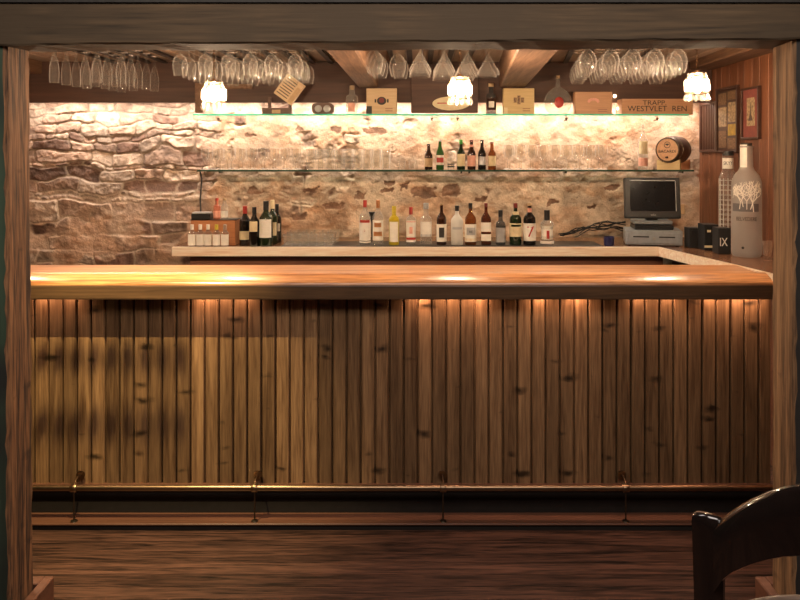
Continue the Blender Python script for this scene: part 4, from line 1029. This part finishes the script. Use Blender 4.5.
# black boxes right of the drawer
def simple_box(name, p0, p1, y, dep, z0, h, m, label, cat, extra=None):
    t = empty(name, ((px(p0, y)+px(p1, y))/2, y, z0), label, cat); w_ = (px(p1, y)-px(p0, y))/2
    bm = nb(); box(bm, -w_, w_, 0, dep, 0, h, 0.005, seg=2); link('body', bm, M[m], t)
    return t, w_
t, w_ = simple_box('receipt_printer', 689.5, 701.5, 4.93, 0.10, ZB-0.001, 0.135, 'plastic', 'black receipt printer standing right of the cash drawer', 'printer')
bm = nb(); box(bm, -w_+0.01, w_-0.01, -0.003, 0.001, 0.09, 0.12, 0.001); link('cover', bm, M['black'], t)
t, w_ = simple_box('black_carton', 704.5, 719, 4.80, 0.12, ZB-0.001, 0.17, 'black', 'black carton between the printer and the ribbed bottle', 'carton')
bm = nb(); box(bm, -0.03, -0.006, -0.002, 0.001, 0.12, 0.135); link('sticker', bm, M['cream'], t)
bm = nb(); box(bm, -w_, w_-0.01, -0.0022, 0.001, 0.02, 0.034); link('stripe', bm, M['cream'], t)
t, w_ = simple_box('lettered_carton', 718.5, 731, 4.62, 0.10, ZB-0.001, 0.165, 'black', 'black carton with big white letters IX beside the tall frosted bottle', 'carton')
text('IX', 0.075, M['paper'], t, (-0.008, -0.0012, 0.075), sx=0.72)
# ribbed crystal bottle behind the cartons
YR = 4.93
t = empty('ribbed_bottle', (px(728, YR), YR, ZB-0.001), 'tall ribbed clear vodka bottle with black cap behind the frosted one', 'bottle', rz=math.radians(-22))
hb = pz(151, YR)-ZB; 
bm = nb(); lathe(bm, [(0, 0), (0.052, 0), (0.055, 0.01), (0.055, hb*0.73), (0.046, hb*0.77), (0.034, hb*0.80), (0.033, hb*0.97), (0, hb*0.97)], 24, cap=False)
for v in bm.verts:
    if 0.02 < v.co.z < hb*0.75: pass
link('body', bm, M['g_clear'], t, True)
bm = nb()
for k in range(12):
    a = 2*PI*k/12; tube(bm, [(0.0555*math.cos(a), 0.0555*math.sin(a), 0.015), (0.0555*math.cos(a), 0.0555*math.sin(a), hb*0.72)], 0.0024, 6)
for k in range(14):
    z = 0.03+k*(hb*0.70-0.03)/13; tube(bm, [(0.056*math.cos(2*PI*i/20), 0.056*math.sin(2*PI*i/20), z) for i in range(20)], 0.0012, 5, closed=True)
link('facets', bm, M['g_white'], t, True)
bm = nb(); lathe(bm, [(0.036, hb*0.955), (0.036, hb), (0, hb)], 16, cap=False); link('cap', bm, M['black'], t, True)
bm = nb(); arcpatch(bm, 0.0345, hb*0.82, hb*0.93, -185, 5, off=0.001); link('label', bm, M['paper'], t, True)
text('SKYY', 0.034, M['ink'], t, (0, 0, hb*0.875), bend=0.0375, depth=0.0003, sx=0.8)
# giant frosted vodka bottle
YV = 4.55; ZV = ZB-0.001
t = empty('vodka_bottle', (px(746.5, YV), YV, ZV), 'giant frosted vodka bottle with snowy trees, beside the right post', 'bottle', rz=math.radians(-24))
hb = pz(143, YV)-ZV; rb = 14.2*YV/F
bm = nb(); lathe(bm, [(0, 0), (rb*0.9, 0), (rb*0.98, 0.012), (rb, 0.03), (rb, hb*0.62), (rb*0.97, hb*0.66), (rb*0.82, hb*0.715), (rb*0.55, hb*0.755), (rb*0.44, hb*0.79), (rb*0.42, hb*0.955), (rb*0.46, hb*0.96), (rb*0.46, hb*0.975), (0, hb*0.975)], 32, cap=False)
link('body', bm, M['g_frost'], t, True)
bm = nb(); lathe(bm, [(rb*0.36, hb*0.97), (rb*0.38, hb), (0, hb)], 18, cap=False); link('stopper', bm, M['ink'], t, True)
bm = nb(); arcpatch(bm, rb*0.43, hb*0.77, hb*0.985, -160, -85, off=0.002); link('neck_tag', bm, M['paper'], t, True, label='white strip on the neck')
text('BELVEDERE', 0.033, M['ink'], t, (0, 0, hb*0.335), bend=rb+0.003, depth=0.0004, sx=0.75)
bm = nb(); arcpatch(bm, rb, hb*0.40, hb*0.47, -150, -40, off=0.0012)
link('skyline', bm, plain('grey print', (0.12, 0.11, 0.11), 0.5), t, True)
bm = nb(); rr = random.Random(8)
def branch(a, z, ang, ln, dep):
    if dep == 0 or z > hb*0.66: return
    a2 = a+ln*math.sin(ang)/rb; z2 = z+ln*math.cos(ang)
    if abs(a2+PI/2) > 1.1: return
    rr_ = rb+0.002
    tube(bm, [(rr_*math.cos(a), rr_*math.sin(a), z), (rr_*math.cos(a2), rr_*math.sin(a2), z2)], 0.0011+0.0003*dep, 4)
    for s in (-1, 1): branch(a2, z2, ang+s*rr.uniform(0.25, 0.7), ln*0.78, dep-1)
branch(-PI/2+0.45, hb*0.40, -0.1, 0.055, 6); branch(-PI/2-0.45, hb*0.42, 0.15, 0.045, 5); branch(-PI/2+0.02, hb*0.42, 0.0, 0.05, 6); branch(-PI/2+0.25, hb*0.42, 0.3, 0.045, 6); branch(-PI/2-0.2, hb*0.44, -0.2, 0.04, 6)
link('tree_motif', bm, M['paper'], t, label='white snowy tree branches')
for zz, s in ((0.27, 0.6), (0.25, 0.5), (0.23, 0.55)):
    pass
bm = nb(); lathe(bm, [(0, -0.001), (0.008, -0.001), (0.008, 0.001)], 12, c=(-0.02, -rb-0.0005, hb*0.085), axis='y', cap=False); link('emblem', bm, M['ink'], t)
# little clear glass beside the post
bm = nb(); lathe(bm, [(0, 0), (0.024, 0), (0.026, 0.004), (0.020, 0.03), (0.028, 0.07), (0.026, 0.115), (0.024, 0.115), (0.026, 0.07), (0.018, 0.03), (0, 0.012)], 18, cap=False)
o = link('hurricane_glass', bm, M['crystal'], None, True); o.location = (px(767.5, 4.36), 4.36, ZB-0.001); tag(o, 'small clear glass between the frosted bottle and the right post', 'glass')

# ------------------------------------------------------------------ right wall pictures (hang on X = WX)
def wall_frame(name, label, y0, y1, z0, z1, fr, inner, cat='picture'):
    t = empty(name, (WX-0.001, (y0+y1)/2, z0), label, cat); dy = (y1-y0)/2; h = z1-z0; k = 0.014
    bm = nb()
    for (a, b, c, d) in ((-dy, dy, 0, k), (-dy, dy, h-k, h), (-dy, -dy+k, k, h-k), (dy-k, dy, k, h-k)): box(bm, -0.024, 0, a, b, c, d, 0.002)
    link('frame', bm, fr, t)
    bm = nb(); box(bm, -0.010, -0.002, -dy+k, dy-k, k, h-k); link('mount', bm, inner, t)
    return t, dy, h
y0, y1 = 2.13*F/(737-PX0), 2.13*F/(716-PX0)
t, dy, h = wall_frame('picture_frame', 'dark framed collage of small old prints, left of the red mounted picture', y0, y1, 1.695, 2.15, M['frame'], M['frame'])
for (a, b, c, d, m_) in [(.55, .93, .74, .92, 'picture2'), (.08, .48, .80, .93, 'picture2'), (.10, .46, .46, .76, 'picture'), (.54, .92, .40, .70, 'picture'), (.08, .46, .26, .43, 'print_y'), (.55, .92, .08, .34, 'picture2'), (.08, .48, .06, .22, 'picture2')]:
    bm = nb(); box(bm, -0.0125, -0.0098, -dy+2*dy*a, -dy+2*dy*b, h*c, h*d); link('print', bm, M[m_], t)
y0, y1 = 2.13*F/(758.5-PX0), 2.13*F/(741-PX0)
t, dy, h = wall_frame('picture_frame', 'red mounted tower picture in a thin dark frame by the right post', y0, y1, 1.78, 2.115, M['frame'], M['mat_red'])
bm = nb(); box(bm, -0.0125, -0.0098, -dy*0.45, dy*0.45, h*0.26, h*0.80); pr_ = link('print', bm, M['picture'], t)
bm = nb(); prism(bm, [(-dy*0.25, h*0.36), (dy*0.25, h*0.36), (dy*0.05, h*0.50), (0, h*0.72), (-dy*0.05, h*0.50)], -0.0138, -0.0126, 'x'); link('tower', bm, M['frame'], pr_)
t = empty('louvre_panel', (WX-0.001, 5.455, 1.70), 'brown louvred wooden panel on the right wall below the crate', 'vent'); 
bm = nb()
for (a, b, c, d) in ((-.15, .15, 0, .02), (-.15, .15, .35, .37), (-.15, -.13, .02, .35), (.13, .15, .02, .35)): box(bm, -0.02, 0, a, b, c, d, 0.002)
for k in range(8): box(bm, -0.012, 0, -.12+k*.031, -.105+k*.031, .02, .35)
link('slats', bm, M['frame'], t)

# ------------------------------------------------------------------ the chair in front
def chair():
    th = math.radians(33)
    bx, by = 0.566, 1.45
    fx = Vector((math.sin(th), math.cos(th), 0)); rx = Vector((math.cos(th), -math.sin(th), 0))
    bcen = Vector((bx, by, 0))+rx*0.25
    t = empty('bentwood_chair', bcen, 'black lacquered wooden chair with arched back rail in the right foreground', 'chair')
    def W(a, b, z): p = rx*a+fx*b; return Vector((p.x, p.y, z))
    # crest rail: a wide curved band, arched on top
    bm = nb(); n = 26; rings = []
    for i in range(n+1):
        q = -1+2*i/n; a = 0.25*q*0.94; b = -0.052*(1-q*q)-0.004
        zt = 0.962+0.150*(1-abs(q)**2.0); zl = 0.848+0.135*(1-abs(q)**2.0)
        if abs(q) > 0.90: zl -= 0.02*(abs(q)-0.90)*10
        tk = 0.011
        prof = [(b-tk, zl+0.006), (b-tk*1.15, (zt+zl)/2), (b-tk, zt-0.010), (b-tk*0.4, zt-0.001), (b+tk*0.4, zt), (b+tk, zt-0.008), (b+tk, zl+0.006), (b, zl)]
        rings.append([bm.verts.new(W(a, bb, zz)) for bb, zz in prof])
    for A, B in zip(rings[:-1], rings[1:]):
        for k in range(8): bm.faces.new((A[k], A[(k+1) % 8], B[(k+1) % 8], B[k]))
    bm.faces.new(rings[0]); bm.faces.new(rings[-1][::-1]); bmesh.ops.recalc_face_normals(bm, faces=bm.faces[:])
    link('crest_rail', bm, M['lacquer'], t, True)
    # rear posts (also rear legs)
    for s in (-1, 1):
        bm = nb(); rings = []; m_ = 22
        for i in range(m_+1):
            q = i/m_; z = 0.948*i/(m_-5)
            aw = 0.022+0.015*max(0, (q-0.4)/0.6)
            bw = 0.016; a = s*(0.25-0.012*(1-q)); b = 0.02-0.02*q-0.07*(1-q)**2*0.6
            if i > m_-5:
                u = (i-(m_-5))/5; z = 0.948+0.030*math.sin(u*PI/2); aw *= max(math.cos(u*PI/2), 0.02)**0.5; bw *= max(math.cos(u*PI/2), 0.02)**0.5
            rings.append([bm.verts.new(W(a+aw*sup(2*PI*k/12, 3)*math.cos(2*PI*k/12), b+bw*sup(2*PI*k/12, 3)*math.sin(2*PI*k/12), z)) for k in range(12)])
        for A, B in zip(rings[:-1], rings[1:]):
            for k in range(12): bm.faces.new((A[k], A[(k+1) % 12], B[(k+1) % 12], B[k]))
        bm.faces.new(rings[0][::-1]); bm.faces.new(rings[-1]); bmesh.ops.recalc_face_normals(bm, faces=bm.faces[:])
        link('back_post', bm, M['lacquer'], t, True)
    # lower back bow
    bm = nb(); pts = [W(0.235*q, 0.0-0.045*(1-q*q), 0.780+0.118*(1-q*q)) for q in [-1+2*i/16 for i in range(17)]]; tube(bm, pts, 0.0080, 10); link('back_rail', bm, M['seat'], t, True, label='lower back rail, top highlight painted as lighter brown')
    # seat
    bm = nb(); pts = []
    for i in range(32):
        a = 2*PI*i/32; k = sup(a, 3)*0.205; pts.append((k*math.cos(a), 0.215+k*math.sin(a)))
    prof = [(0.97, 0.425), (1.0, 0.432), (1.0, 0.448), (0.97, 0.455), (0.80, 0.450), (0.0, 0.447)]
    rings = []
    for f, z in prof[:-1]: rings.append([bm.verts.new(W(x*f, 0.215+(y-0.215)*f, z)) for x, y in pts])
    for A, B in zip(rings[:-1], rings[1:]):
        for k in range(32): bm.faces.new((A[k], A[(k+1) % 32], B[(k+1) % 32], B[k]))
    bm.faces.new(rings[0][::-1]); bm.faces.new(rings[-1]); bmesh.ops.recalc_face_normals(bm, faces=bm.faces[:])
    link('seat', bm, M['lacquer'], t, True)
    for s in (-1, 1):
        bm = nb(); tube(bm, [W(s*0.16, 0.37, 0.43), W(s*0.168, 0.385, 0.2), W(s*0.178, 0.405, 0.0)], [0.018, 0.016, 0.012], 10); link('front_leg', bm, M['lacquer'], t, True)
    for (p, q) in ((W(-0.17, 0.39, 0.2), W(0.17, 0.39, 0.2)), (W(-0.168, 0.385, 0.25), W(-0.2, -0.01, 0.25)), (W(0.168, 0.385, 0.25), W(0.2, -0.01, 0.25))):
        bm = nb(); tube(bm, [p, q], 0.008, 8); link('stretcher', bm, M['lacquer'], t, True)
chair()
# ------------------------------------------------------------------ yellowish spotlight by the left end of the beam
def ceiling_spot():
    loc = Vector((-1.25, 2.662, 2.22))
    t = empty('ceiling_spotlight', loc, 'ceiling spotlight behind the front beam shining on the bar front', 'spotlight')
    bm = nb(); lathe(bm, [(0.0, 0.03), (0.03, 0.028), (0.035, 0.0), (0.035, -0.02)], 16, cap=False); box(bm, -0.01, 0.01, -0.01, 0.01, 0.02, 0.14); link('housing', bm, M['iron'], t, True)
    l = bpy.data.lights.new('spot_light', 'SPOT'); l.energy = SPOT_P; l.color = (1.0, 0.79, 0.40); l.spot_size = math.radians(62); l.spot_blend = 0.8; l.shadow_soft_size = 0.0012
    o = bpy.data.objects.new('spot_light', l); COL.objects.link(o); o.parent = t; o.location = (0, 0, -0.03)
    src = loc+Vector((0, 0, -0.03)); bm = nb()  # unseen beads and wires added to cast the blob shadows on the boards
    for row, yy in enumerate((358, 425)):
        for k in range(9):
            P = Vector((px(42+17.2*k, 3.41), 3.41, pz(yy, 3.41))); c = src+(P-src)*0.05
            bmesh.ops.create_uvsphere(bm, u_segments=8, v_segments=6, radius=1.0, matrix=Matrix.Translation(c-loc) @ Matrix.Diagonal((0.0016, 0.0016, 0.0027, 1)))
        tube(bm, [src+(Vector((px(30, 3.41), 3.41, pz(yy, 3.41)))-src)*0.05-loc, src+(Vector((px(190, 3.41), 3.41, pz(yy, 3.41)))-src)*0.05-loc], 0.0002, 4)
    link('shadow_beads', bm, M['iron'], t, True)
    d = Vector((-1.25, 3.41, 0.45))-loc; o.rotation_euler = d.to_track_quat('-Z', 'Y').to_euler()
ceiling_spot()
